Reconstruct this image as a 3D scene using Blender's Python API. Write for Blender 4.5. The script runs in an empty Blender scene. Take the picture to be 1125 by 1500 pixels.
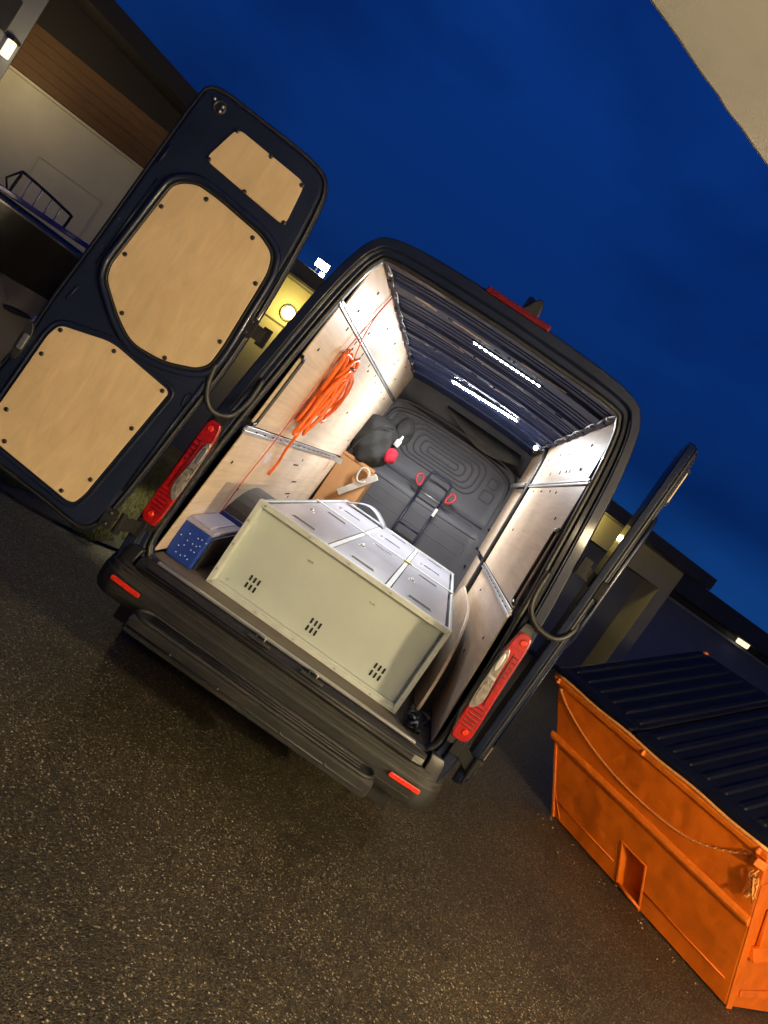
import bpy, bmesh, math, random
from mathutils import Vector as V, Matrix
random.seed(7)
S = bpy.context.scene
COL = S.collection
R = math.radians

# ------------------------------------------------------------------ camera
def setup_camera():
    f, cx, cy = 1127.0, 562.5, 750.0
    Y = V((650-cx, 720-cy, f)).normalized()
    a = R(34.4)
    u = (math.cos(a), math.sin(a))
    X = V((u[0], u[1], -(u[0]*Y[0]+u[1]*Y[1])/Y[2])).normalized()
    Z = X.cross(Y)
    right = V((X[0], Y[0], Z[0])); up = -V((X[1], Y[1], Z[1])); back = -V((X[2], Y[2], Z[2]))
    m = Matrix((right, up, back)).transposed().to_4x4()
    m.translation = V((0.1976, -3.7456, 1.8035))
    cd = bpy.data.cameras.new('camera')
    cd.sensor_fit = 'VERTICAL'; cd.sensor_height = 36; cd.sensor_width = 27
    cd.lens = 36*f/1500
    cd.clip_start = .05; cd.clip_end = 2000
    co = bpy.data.objects.new('camera', cd); COL.objects.link(co)
    co.matrix_world = m
    S.camera = co
setup_camera()

# ------------------------------------------------------------------ sky, exposure
SUN_EL, SUN_ROT = R(-5.0), R(300)
def setup_world():
    w = bpy.data.worlds.new('World'); S.world = w; w.use_nodes = True
    nt = w.node_tree; nt.nodes.clear()
    out = nt.nodes.new('ShaderNodeOutputWorld'); bg = nt.nodes.new('ShaderNodeBackground')
    sky = nt.nodes.new('ShaderNodeTexSky'); sky.sky_type = 'NISHITA'
    sky.sun_disc = False; sky.sun_elevation = SUN_EL; sky.sun_rotation = SUN_ROT
    sky.air_density = 1.2; sky.dust_density = .4; sky.ozone_density = 5
    tc = nt.nodes.new('ShaderNodeTexCoord')
    mp = nt.nodes.new('ShaderNodeMapping'); mp.inputs['Scale'].default_value = (1.0, 1.0, 2.2)
    nt.links.new(tc.outputs['Generated'], mp.inputs['Vector'])
    no = nt.nodes.new('ShaderNodeTexNoise'); no.inputs['Scale'].default_value = 1.7
    no.inputs['Detail'].default_value = 4; no.inputs['Roughness'].default_value = .5
    nt.links.new(mp.outputs['Vector'], no.inputs['Vector'])
    cr = nt.nodes.new('ShaderNodeValToRGB')
    cr.color_ramp.elements[0].position = .38; cr.color_ramp.elements[0].color = (.48, .50, .56, 1)
    cr.color_ramp.elements[1].position = .62; cr.color_ramp.elements[1].color = (1.22, 1.28, 1.2, 1)
    nt.links.new(no.outputs['Fac'], cr.inputs['Fac'])
    # dusk gradient of the clear sky, mixed with the sky texture
    mul = nt.nodes.new('ShaderNodeMixRGB'); mul.blend_type = 'MULTIPLY'; mul.inputs['Fac'].default_value = 1
    add = nt.nodes.new('ShaderNodeMixRGB'); add.blend_type = 'ADD'; add.inputs['Fac'].default_value = 1
    add.inputs['Color2'].default_value = SKY_BASE
    sx = nt.nodes.new('ShaderNodeSeparateXYZ'); nt.links.new(tc.outputs['Generated'], sx.inputs['Vector'])
    gr_ = nt.nodes.new('ShaderNodeValToRGB'); ge = gr_.color_ramp.elements
    ge[0].position = 0; ge[0].color = (.04, .30, 1.25, 1)
    ge[1].position = .9; ge[1].color = SKY_BASE
    for p_, c_ in ((.105, (.026, .24, 1.12, 1)), (.16, (.011, .11, .66, 1)), (.38, (.012, .135, .90, 1)), (.62, SKY_BASE)):
        q = ge.new(p_); q.color = c_
    nt.links.new(sx.outputs['Z'], gr_.inputs['Fac']); nt.links.new(gr_.outputs['Color'], add.inputs['Color2'])
    nt.links.new(sky.outputs['Color'], add.inputs['Color1'])
    nt.links.new(add.outputs['Color'], mul.inputs['Color1'])
    nt.links.new(cr.outputs['Color'], mul.inputs['Color2'])
    nt.links.new(mul.outputs['Color'], bg.inputs['Color'])
    bg.inputs['Strength'].default_value = .15
    nt.links.new(bg.outputs['Background'], out.inputs['Surface'])
SKY_BASE = (.020, .21, 1.36, 1)
setup_world()
sd = bpy.data.lights.new('sun', 'SUN'); sd.energy = .01; sd.angle = R(12); sd.color = (.6, .75, 1)
so = bpy.data.objects.new('sun', sd); COL.objects.link(so)
so.rotation_euler = (R(60), 0, R(200))
S.view_settings.view_transform = 'Standard'; S.view_settings.look = 'None'
S.view_settings.exposure = 0; S.view_settings.gamma = 1
try: S.view_settings.use_curve_mapping = False
except Exception: pass
S.render.engine = 'CYCLES'
S.cycles.max_bounces = 7; S.cycles.sample_clamp_indirect = 4
S.cycles.use_denoising = True

# ------------------------------------------------------------------ materials
def mat(name, col, rough=.5, metal=0, var=.12, vs=6, bump=0, bs=60, coat=0, emit=None, es=0, stretch=(1, 1, 1), dirt=0, spec=.5, trans=0):
    m = bpy.data.materials.new(name); m.use_nodes = True
    nt = m.node_tree; b = nt.nodes['Principled BSDF']
    b.inputs['Roughness'].default_value = rough; b.inputs['Metallic'].default_value = metal
    b.inputs['Specular IOR Level'].default_value = spec
    if coat: b.inputs['Coat Weight'].default_value = coat; b.inputs['Coat Roughness'].default_value = .08
    if trans: b.inputs['Transmission Weight'].default_value = trans
    tc = nt.nodes.new('ShaderNodeTexCoord'); mp = nt.nodes.new('ShaderNodeMapping')
    mp.inputs['Scale'].default_value = stretch
    nt.links.new(tc.outputs['Object'], mp.inputs['Vector'])
    if var:
        n = nt.nodes.new('ShaderNodeTexNoise'); n.inputs['Scale'].default_value = vs
        n.inputs['Detail'].default_value = 6; n.inputs['Roughness'].default_value = .62
        nt.links.new(mp.outputs['Vector'], n.inputs['Vector'])
        r = nt.nodes.new('ShaderNodeValToRGB')
        r.color_ramp.elements[0].position = .3; r.color_ramp.elements[1].position = .7
        r.color_ramp.elements[0].color = (*[c*(1-var) for c in col], 1)
        r.color_ramp.elements[1].color = (*[min(1, c*(1+var)) for c in col], 1)
        nt.links.new(n.outputs['Fac'], r.inputs['Fac'])
        src = r.outputs['Color']
        if dirt:
            n2 = nt.nodes.new('ShaderNodeTexNoise'); n2.inputs['Scale'].default_value = vs*.45
            n2.inputs['Detail'].default_value = 8; n2.inputs['Roughness'].default_value = .7
            nt.links.new(tc.outputs['Object'], n2.inputs['Vector'])
            r2 = nt.nodes.new('ShaderNodeValToRGB'); r2.color_ramp.elements[0].position = .52; r2.color_ramp.elements[1].position = .72
            r2.color_ramp.elements[0].color = (0, 0, 0, 1); r2.color_ramp.elements[1].color = (dirt, dirt, dirt, 1)
            nt.links.new(n2.outputs['Fac'], r2.inputs['Fac'])
            mx = nt.nodes.new('ShaderNodeMixRGB'); mx.inputs['Color2'].default_value = (.06, .045, .03, 1)
            nt.links.new(r2.outputs['Color'], mx.inputs['Fac']); nt.links.new(src, mx.inputs['Color1'])
            src = mx.outputs['Color']
        nt.links.new(src, b.inputs['Base Color'])
        rr = nt.nodes.new('ShaderNodeMapRange'); rr.inputs['To Min'].default_value = max(.03, rough*.8); rr.inputs['To Max'].default_value = min(1, rough*1.25)
        nt.links.new(n.outputs['Fac'], rr.inputs['Value']); nt.links.new(rr.outputs['Result'], b.inputs['Roughness'])
    else:
        b.inputs['Base Color'].default_value = (*col, 1)
    if bump:
        n3 = nt.nodes.new('ShaderNodeTexNoise'); n3.inputs['Scale'].default_value = bs; n3.inputs['Detail'].default_value = 3
        nt.links.new(mp.outputs['Vector'], n3.inputs['Vector'])
        bp = nt.nodes.new('ShaderNodeBump'); bp.inputs['Strength'].default_value = bump; bp.inputs['Distance'].default_value = .01
        nt.links.new(n3.outputs['Fac'], bp.inputs['Height']); nt.links.new(bp.outputs['Normal'], b.inputs['Normal'])
    if emit:
        b.inputs['Emission Color'].default_value = (*emit, 1); b.inputs['Emission Strength'].default_value = es
    return m

def ply_mat(name, col, stretch, lo=.74):
    m = bpy.data.materials.new(name); m.use_nodes = True
    nt = m.node_tree; b = nt.nodes['Principled BSDF']; L = nt.links.new
    tc = nt.nodes.new('ShaderNodeTexCoord'); mp = nt.nodes.new('ShaderNodeMapping'); mp.inputs['Scale'].default_value = stretch
    L(tc.outputs['Object'], mp.inputs['Vector'])
    n = nt.nodes.new('ShaderNodeTexNoise'); n.inputs['Scale'].default_value = 7; n.inputs['Detail'].default_value = 8
    n.inputs['Roughness'].default_value = .65; n.inputs['Distortion'].default_value = .8
    L(mp.outputs['Vector'], n.inputs['Vector'])
    r = nt.nodes.new('ShaderNodeValToRGB'); e = r.color_ramp.elements
    e[0].position = .3; e[0].color = (*[c*lo for c in col], 1)
    e[1].position = .72; e[1].color = (*[min(.9, c*1.12) for c in col], 1)
    L(n.outputs['Fac'], r.inputs['Fac'])
    w = nt.nodes.new('ShaderNodeTexNoise'); w.inputs['Scale'].default_value = 2.2; w.inputs['Detail'].default_value = 4
    L(tc.outputs['Object'], w.inputs['Vector'])
    r2 = nt.nodes.new('ShaderNodeValToRGB'); r2.color_ramp.elements[0].position = .35; r2.color_ramp.elements[1].position = .7
    r2.color_ramp.elements[0].color = (.86, .84, .80, 1); r2.color_ramp.elements[1].color = (1.05, 1.05, 1.04, 1)
    L(w.outputs['Fac'], r2.inputs['Fac'])
    mx = nt.nodes.new('ShaderNodeMixRGB'); mx.blend_type = 'MULTIPLY'; mx.inputs['Fac'].default_value = 1
    L(r.outputs['Color'], mx.inputs['Color1']); L(r2.outputs['Color'], mx.inputs['Color2'])
    # scuffs
    s = nt.nodes.new('ShaderNodeTexNoise'); s.inputs['Scale'].default_value = 9; s.inputs['Detail'].default_value = 10; s.inputs['Roughness'].default_value = .8
    L(tc.outputs['Object'], s.inputs['Vector'])
    r3 = nt.nodes.new('ShaderNodeValToRGB'); r3.color_ramp.elements[0].position = .61; r3.color_ramp.elements[1].position = .78
    r3.color_ramp.elements[0].color = (0, 0, 0, 1); r3.color_ramp.elements[1].color = (.45, .45, .45, 1)
    L(s.outputs['Fac'], r3.inputs['Fac'])
    mx2 = nt.nodes.new('ShaderNodeMixRGB'); mx2.inputs['Color2'].default_value = (*[c*.45 for c in col], 1)
    L(r3.outputs['Color'], mx2.inputs['Fac']); L(mx.outputs['Color'], mx2.inputs['Color1'])
    L(mx2.outputs['Color'], b.inputs['Base Color'])
    b.inputs['Roughness'].default_value = .42
    bp = nt.nodes.new('ShaderNodeBump'); bp.inputs['Strength'].default_value = .12; bp.inputs['Distance'].default_value = .004
    L(n.outputs['Fac'], bp.inputs['Height']); L(bp.outputs['Normal'], b.inputs['Normal'])
    return m

def asphalt_mat():
    m = bpy.data.materials.new('asphalt'); m.use_nodes = True
    nt = m.node_tree; b = nt.nodes['Principled BSDF']; L = nt.links.new
    tc = nt.nodes.new('ShaderNodeTexCoord')
    v = nt.nodes.new('ShaderNodeTexVoronoi'); v.inputs['Scale'].default_value = 150; v.inputs['Randomness'].default_value = 1
    L(tc.outputs['Object'], v.inputs['Vector'])
    sep = nt.nodes.new('ShaderNodeSeparateColor'); L(v.outputs['Color'], sep.inputs['Color'])
    r = nt.nodes.new('ShaderNodeValToRGB'); r.color_ramp.interpolation = 'LINEAR'
    e = r.color_ramp.elements
    e[0].position = 0; e[0].color = (.018, .0145, .009, 1)
    e[1].position = 1; e[1].color = (.55, .49, .37, 1)
    for p, c in ((.45, .038), (.8, .075), (.94, .13)):
        q = e.new(p); q.color = (c*.92, c*.75, c*.40, 1)
    L(sep.outputs['Red'], r.inputs['Fac'])
    big = nt.nodes.new('ShaderNodeTexNoise'); big.inputs['Scale'].default_value = .9; big.inputs['Detail'].default_value = 5
    L(tc.outputs['Object'], big.inputs['Vector'])
    r2 = nt.nodes.new('ShaderNodeValToRGB'); r2.color_ramp.elements[0].position = .3; r2.color_ramp.elements[1].position = .7
    r2.color_ramp.elements[0].color = (.55, .56, .50, 1); r2.color_ramp.elements[1].color = (1.12, 1.08, 1.04, 1)
    L(big.outputs['Fac'], r2.inputs['Fac'])
    fine = nt.nodes.new('ShaderNodeTexNoise'); fine.inputs['Scale'].default_value = 260; fine.inputs['Detail'].default_value = 2
    L(tc.outputs['Object'], fine.inputs['Vector'])
    r3 = nt.nodes.new('ShaderNodeValToRGB'); r3.color_ramp.elements[0].position = .35; r3.color_ramp.elements[1].position = .65
    r3.color_ramp.elements[0].color = (.6, .6, .6, 1); r3.color_ramp.elements[1].color = (1.25, 1.25, 1.25, 1)
    L(fine.outputs['Fac'], r3.inputs['Fac'])
    m1 = nt.nodes.new('ShaderNodeMixRGB'); m1.blend_type = 'MULTIPLY'; m1.inputs['Fac'].default_value = 1
    m2 = nt.nodes.new('ShaderNodeMixRGB'); m2.blend_type = 'MULTIPLY'; m2.inputs['Fac'].default_value = 1
    L(r.outputs['Color'], m1.inputs['Color1']); L(r2.outputs['Color'], m1.inputs['Color2'])
    L(m1.outputs['Color'], m2.inputs['Color1']); L(r3.outputs['Color'], m2.inputs['Color2'])
    st_ = nt.nodes.new('ShaderNodeTexNoise'); st_.inputs['Scale'].default_value = 2.4; st_.inputs['Detail'].default_value = 7; st_.inputs['Roughness'].default_value = .7
    L(tc.outputs['Object'], st_.inputs['Vector'])
    r4 = nt.nodes.new('ShaderNodeValToRGB'); r4.color_ramp.elements[0].position = .54; r4.color_ramp.elements[1].position = .70
    r4.color_ramp.elements[0].color = (1, 1, 1, 1); r4.color_ramp.elements[1].color = (.5, .52, .46, 1); L(st_.outputs['Fac'], r4.inputs['Fac'])
    m3 = nt.nodes.new('ShaderNodeMixRGB'); m3.blend_type = 'MULTIPLY'; m3.inputs['Fac'].default_value = 1
    L(m2.outputs['Color'], m3.inputs['Color1']); L(r4.outputs['Color'], m3.inputs['Color2'])
    L(m3.outputs['Color'], b.inputs['Base Color'])
    rr = nt.nodes.new('ShaderNodeMapRange'); rr.inputs['To Min'].default_value = .3; rr.inputs['To Max'].default_value = .75
    L(sep.outputs['Green'], rr.inputs['Value']); L(rr.outputs['Result'], b.inputs['Roughness'])
    inv = nt.nodes.new('ShaderNodeMath'); inv.operation = 'MULTIPLY_ADD'; inv.inputs[1].default_value = -1.6; inv.inputs[2].default_value = 1
    L(v.outputs['Distance'], inv.inputs[0])
    add = nt.nodes.new('ShaderNodeMath'); add.operation = 'MULTIPLY_ADD'; add.inputs[1].default_value = .9
    L(sep.outputs['Blue'], add.inputs[0]); L(inv.outputs[0], add.inputs[2])
    bp = nt.nodes.new('ShaderNodeBump'); bp.inputs['Strength'].default_value = .6; bp.inputs['Distance'].default_value = .004
    L(add.outputs[0], bp.inputs['Height']); L(bp.outputs['Normal'], b.inputs['Normal'])
    return m

def skip_mat():
    m = mat('orange_skip_paint', (.66, .133, .003), .45, 0, .10, 5, bump=.18, bs=9, dirt=.08)
    nt = m.node_tree; b = nt.nodes['Principled BSDF']; L = nt.links.new
    tc = nt.nodes.new('ShaderNodeTexCoord'); mp = nt.nodes.new('ShaderNodeMapping'); mp.inputs['Scale'].default_value = (7, 7, .8)
    L(tc.outputs['Object'], mp.inputs['Vector'])
    n = nt.nodes.new('ShaderNodeTexNoise'); n.inputs['Scale'].default_value = 2.2; n.inputs['Detail'].default_value = 9; n.inputs['Roughness'].default_value = .72
    L(mp.outputs['Vector'], n.inputs['Vector'])
    r = nt.nodes.new('ShaderNodeValToRGB'); r.color_ramp.elements[0].position = .5; r.color_ramp.elements[1].position = .78
    r.color_ramp.elements[0].color = (0, 0, 0, 1); r.color_ramp.elements[1].color = (.3, .3, .3, 1); L(n.outputs['Fac'], r.inputs['Fac'])
    mx = nt.nodes.new('ShaderNodeMixRGB'); mx.inputs['Color2'].default_value = (.42, .07, .004, 1)
    old = b.inputs['Base Color'].links[0].from_socket; L(r.outputs['Color'], mx.inputs['Fac']); L(old, mx.inputs['Color1'])
    n2 = nt.nodes.new('ShaderNodeTexNoise'); n2.inputs['Scale'].default_value = 26; n2.inputs['Detail'].default_value = 8; n2.inputs['Roughness'].default_value = .75
    L(tc.outputs['Object'], n2.inputs['Vector'])
    r2 = nt.nodes.new('ShaderNodeValToRGB'); r2.color_ramp.elements[0].position = .67; r2.color_ramp.elements[1].position = .72
    r2.color_ramp.elements[0].color = (0, 0, 0, 1); r2.color_ramp.elements[1].color = (.8, .8, .8, 1); L(n2.outputs['Fac'], r2.inputs['Fac'])
    mx2 = nt.nodes.new('ShaderNodeMixRGB'); mx2.inputs['Color2'].default_value = (.075, .03, .012, 1)
    L(r2.outputs['Color'], mx2.inputs['Fac']); L(mx.outputs['Color'], mx2.inputs['Color1']); L(mx2.outputs['Color'], b.inputs['Base Color'])
    for sc_, th, cc in (((1.2, 1.2, 42), .68, (.10, .045, .02, 1)), ((26, 26, 1.6), .70, (.85, .34, .10, 1))):
        m_ = nt.nodes.new('ShaderNodeMapping'); m_.inputs['Scale'].default_value = sc_; m_.inputs['Rotation'].default_value = (.12, .08, 0); L(tc.outputs['Object'], m_.inputs['Vector'])
        n_ = nt.nodes.new('ShaderNodeTexNoise'); n_.inputs['Scale'].default_value = 1.8; n_.inputs['Detail'].default_value = 5; n_.inputs['Roughness'].default_value = .7; L(m_.outputs['Vector'], n_.inputs['Vector'])
        r_ = nt.nodes.new('ShaderNodeValToRGB'); r_.color_ramp.elements[0].position = th; r_.color_ramp.elements[1].position = th+.03
        r_.color_ramp.elements[0].color = (0, 0, 0, 1); r_.color_ramp.elements[1].color = (.7, .7, .7, 1); L(n_.outputs['Fac'], r_.inputs['Fac'])
        x_ = nt.nodes.new('ShaderNodeMixRGB'); x_.inputs['Color2'].default_value = cc; prev = b.inputs['Base Color'].links[0].from_socket
        L(r_.outputs['Color'], x_.inputs['Fac']); L(prev, x_.inputs['Color1']); L(x_.outputs['Color'], b.inputs['Base Color'])
    big = nt.nodes.new('ShaderNodeTexNoise'); big.inputs['Scale'].default_value = 2.6; big.inputs['Detail'].default_value = 2
    L(tc.outputs['Object'], big.inputs['Vector'])
    bp = nt.nodes.new('ShaderNodeBump'); bp.inputs['Strength'].default_value = .55; bp.inputs['Distance'].default_value = .09
    L(big.outputs['Fac'], bp.inputs['Height']); o = b.inputs['Normal'].links[0].from_socket
    L(o, bp.inputs['Normal']); L(bp.outputs['Normal'], b.inputs['Normal'])
    return m

M = {}
M['asphalt'] = asphalt_mat()
M['navy'] = mat('navy_paint', (.006, .010, .027), .42, .0, .2, 4, coat=.15, spec=.22)
M['navy_in'] = mat('navy_inner_paint', (.018, .032, .100), .52, .1, .35, 5, bump=.3, bs=12, spec=.4)
M['rubber'] = mat('black_rubber', (.012, .012, .012), .5, 0, .3, 30)
M['bumper'] = mat('dark_grey_plastic', (.0135, .0140, .0135), .5, 0, .3, 9, bump=.25, bs=500, dirt=.3)
M['blackp'] = mat('black_plastic', (.014, .014, .015), .42, 0, .25, 12, bump=.1, bs=300)
M['bulk'] = mat('charcoal_plastic', (.085, .085, .096), .5, 0, .12, 5, bump=.12, bs=420)
M['felt'] = mat('grey_felt', (.10, .095, .085), .9, 0, .15, 20, bump=.4, bs=200)
M['ply'] = ply_mat('birch_plywood', (.70, .56, .42), (1, .22, 4.5), .80)
M['plydoor'] = ply_mat('door_plywood', (.67, .50, .29), (2.4, 2.4, .6), .88)
M['alu'] = mat('aluminium', (.55, .55, .55), .35, .85, .12, 10, stretch=(1, .1, 1))
M['steel'] = mat('galvanised_steel', (.45, .45, .44), .38, .9, .25, 25)
M['floor'] = mat('van_floor', (.14, .12, .10), .6, 0, .25, 8, bump=.1, bs=100, dirt=.5)
M['beige'] = mat('beige_enamel', (.47, .52, .48), .5, 0, .06, 3, bump=.02, bs=20)
M['beigef'] = mat('beige_enamel_frame', (.56, .60, .56), .45, 0, .10, 7, dirt=.25)
M['locker'] = mat('grey_white_enamel', (.36, .36, .41), .3, 0, .08, 3, bump=.06, bs=6)
M['dark'] = mat('dark_slot', (.01, .01, .01), .8, 0, 0)
M['red'] = mat('red_lens', (.34, .005, .005), .14, 0, .5, 55, coat=1, spec=.8)
M['redb'] = mat('red_reflector', (.8, .03, .012), .18, 0, .45, 90, coat=1)
M['redd'] = mat('brake_light_lens', (.10, .003, .006), .3, 0, .2, 40)
M['clear'] = mat('clear_lens', (.28, .25, .23), .1, .3, .45, 45, coat=1)
M['orange'] = mat('orange_hose', (.88, .17, .02), .4, 0, .12, 20)
M['cordred'] = mat('red_cord', (.6, .06, .03), .5, 0, .1, 20)
M['cloth'] = mat('black_fabric', (.020, .020, .019), .8, 0, .35, 14, bump=1, bs=11)
M['redcloth'] = mat('red_fabric', (.42, .01, .03), .8, 0, .3, 20, bump=.5, bs=50)
M['white'] = mat('white_plastic', (.75, .74, .72), .4, 0, .08, 10)
M['rope'] = mat('pale_rope', (.45, .38, .29), .85, 0, .2, 60, bump=.5, bs=200)
M['hinge'] = mat('hinge_black', (.010, .010, .011), .75, 0, .3, 20, spec=.2)
M['card'] = mat('brown_cardboard', (.40, .20, .075), .75, 0, .10, 5, bump=.05, bs=60)
M['blue'] = mat('blue_plastic', (.012, .04, .26), .35, 0, .15, 8)
M['lid'] = mat('lilac_grey_plastic', (.30, .30, .42), .35, 0, .12, 8)
M['grip'] = mat('red_grip', (.55, .05, .06), .4, 0, .1, 20)
M['tube'] = mat('dark_blue_steel', (.02, .026, .05), .35, .4, .2, 20)
M['skip'] = skip_mat()
M['skipe'] = mat('orange_skip_trim', (.76, .165, .006), .5, 0, .22, 12, bump=.2, bs=30, dirt=.4)
M['skiplid'] = mat('black_skip_lid', (.005, .006, .013), .5, 0, .25, 6, bump=.1, bs=14, spec=.12)
M['rust'] = mat('rusty_chain', (.80, .32, .08), .6, .0, .3, 60)
M['wallw'] = mat('cream_render', (.56, .53, .42), .85, 0, .07, 3, bump=.12, bs=120)
M['wallg'] = mat('grey_render', (.17, .18, .21), .85, 0, .08, 3, bump=.15, bs=120)
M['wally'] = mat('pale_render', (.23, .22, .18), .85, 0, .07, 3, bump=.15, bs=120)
M['stucco'] = mat('beige_stucco', (.58, .57, .55), .9, 0, .08, 2.5, bump=.12, bs=220, dirt=.12)
M['wood'] = mat('brown_timber', (.11, .055, .018), .7, 0, .35, 6, stretch=(1, 1, 14), bump=.1, bs=30)
M['roof'] = mat('dark_roof', (.016, .014, .013), .8, 0, .2, 5)
M['roofb'] = mat('dark_fascia', (.022, .021, .022), .6, 0, .2, 5)
M['doorg'] = mat('garage_door_grey', (.10, .11, .16), .5, 0, .06, 3)
M['gutter'] = mat('zinc_gutter', (.30, .31, .33), .45, .6, .15, 8)
M['carg'] = mat('grey_car_paint', (.16, .15, .145), .28, .5, .08, 4, coat=.8)
M['glassd'] = mat('dark_glass', (.004, .005, .008), .22, 0, 0, spec=.3)
M['blueroof'] = mat('blue_roof_paint', (.02, .04, .30), .35, .1, .1, 4, coat=.5)  # sky reflected on the grey car's roof edge, put into the colour
M['grass'] = mat('grass_blades', (.075, .085, .022), .7, 0, .4, 3)
def grass_mat():
    m = bpy.data.materials['grass_blades']; nt = m.node_tree; b = nt.nodes['Principled BSDF']
    tr = nt.nodes.new('ShaderNodeBsdfTranslucent'); tr.inputs['Color'].default_value = (.20, .20, .05, 1)
    ms = nt.nodes.new('ShaderNodeMixShader'); ms.inputs['Fac'].default_value = .5; out = nt.nodes['Material Output']
    nt.links.new(b.outputs[0], ms.inputs[1]); nt.links.new(tr.outputs[0], ms.inputs[2]); nt.links.new(ms.outputs[0], out.inputs['Surface'])
grass_mat()
M['soil'] = mat('soil', (.03, .026, .018), .95, 0, .3, 20, bump=.5, bs=60)
M['tyre'] = mat('tyre_rubber', (.02, .02, .02), .7, 0, .2, 30)
M['adh'] = mat('tan_adhesive', (.42, .36, .29), .5, 0, .25, 30, bump=.4, bs=60)
M['litter'] = mat('pale_litter', (.42, .38, .30), .7, 0, .4, 40)
M['led'] = mat('led_diode', (.9, .9, .9), .4, 0, 0, emit=(.95, .97, 1), es=1250)
M['leds'] = mat('led_diode_dim', (.9, .9, .9), .4, 0, 0, emit=(.9, .95, 1), es=110)  # glow for the reflected LED row
M['ledspot'] = mat('led_spot', (.9, .9, .9), .4, 0, 0, emit=(.95, .97, 1), es=9)
M['flood'] = mat('floodlight_glow', (.9, .9, .9), .4, 0, 0, emit=(1, .97, .9), es=60)
M['bulb'] = mat('warm_lamp_glow', (.9, .9, .8), .4, 0, 0, emit=(1, .84, .35), es=14)
M['bulbs'] = mat('soft_lamp_glow', (.9, .9, .8), .4, 0, 0, emit=(1, .88, .6), es=1.2)

# ------------------------------------------------------------------ builders
class MB:
    def __init__(s): s.bm = bmesh.new()
    def verts(s, pts): return [s.bm.verts.new(p) for p in pts]
    def face(s, vs, smooth=False):
        try: f = s.bm.faces.new(vs); f.smooth = smooth; return f
        except ValueError: return None
    def hexa(s, p):                    # 8 points: bottom 4 then top 4
        v = s.verts(p)
        for q in ((3, 2, 1, 0), (4, 5, 6, 7), (0, 1, 5, 4), (1, 2, 6, 5), (2, 3, 7, 6), (3, 0, 4, 7)):
            s.face([v[i] for i in q])
        return s
    def box(s, c, d, m=None):
        x, y, z = d[0]/2, d[1]/2, d[2]/2
        p = [V((a*x, b*y, k*z)) for k in (-1, 1) for a, b in ((-1, -1), (1, -1), (1, 1), (-1, 1))]
        if m: p = [m @ q for q in p]
        return s.hexa([q + V(c) for q in p])
    def prism(s, poly, fr, w0, w1):    # poly (u,v) in frame fr=(o,eu,ev,ew)
        o, eu, ev, ew = fr
        a = s.verts([o+eu*u+ev*v+ew*w0 for u, v in poly]); b = s.verts([o+eu*u+ev*v+ew*w1 for u, v in poly])
        s.face(a[::-1]); s.face(b); n = len(a)
        for i in range(n): s.face([a[i], a[(i+1) % n], b[(i+1) % n], b[i]])
        return s
    def loft(s, rings, closed=True, cap=True, smooth=True):
        vs = [s.verts(r) for r in rings]; n = len(vs[0])
        for a, b in zip(vs, vs[1:]):
            for i in range(n if closed else n-1):
                s.face([a[i], a[(i+1) % n], b[(i+1) % n], b[i]], smooth)
        if cap and closed: s.face(vs[0][::-1]); s.face(vs[-1])
        return s
    def tube(s, pts, r, n=8, closed=False, flat=1.0):
        pts = [V(p) for p in pts]; N = len(pts); rings = []; up = None
        for i, p in enumerate(pts):
            if closed: t = pts[(i+1) % N]-pts[i-1]
            else: t = pts[min(i+1, N-1)]-pts[max(i-1, 0)]
            if t.length < 1e-9: t = V((0, 0, 1))
            t.normalize()
            if up is None:
                up = V((0, 0, 1)) if abs(t.z) < .9 else V((1, 0, 0))
            a = t.cross(up)
            if a.length < 1e-6: a = t.orthogonal()
            a.normalize(); b = a.cross(t).normalized(); up = b
            rr = r[i] if isinstance(r, (list, tuple)) else r
            rings.append([p+a*(rr*math.cos(2*math.pi*k/n))+b*(rr*flat*math.sin(2*math.pi*k/n)) for k in range(n)])
        if closed: rings.append(rings[0])
        if closed:
            vs = [s.verts(q) for q in rings[:-1]]; vs.append(vs[0])
            for a, b in zip(vs, vs[1:]):
                for i in range(n): s.face([a[i], a[(i+1) % n], b[(i+1) % n], b[i]], True)
        else: s.loft(rings)
        return s
    def cyl(s, p0, p1, r, n=16): return s.loft([ring(p0, V(p1)-V(p0), r, n), ring(p1, V(p1)-V(p0), r, n)], smooth=True)
    def ball(s, c, r, seg=12, sc=(1, 1, 1)):
        bmesh.ops.create_uvsphere(s.bm, u_segments=seg, v_segments=seg//2+2, radius=1,
                                  matrix=Matrix.Translation(c) @ Matrix.Diagonal((r*sc[0], r*sc[1], r*sc[2], 1)))
        for f in s.bm.faces: f.smooth = True
        return s
def ring(c, ax, r, n=16):
    ax = V(ax).normalized(); a = ax.orthogonal().normalized(); b = ax.cross(a)
    return [V(c)+a*(r*math.cos(2*math.pi*k/n))+b*(r*math.sin(2*math.pi*k/n)) for k in range(n)]

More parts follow.
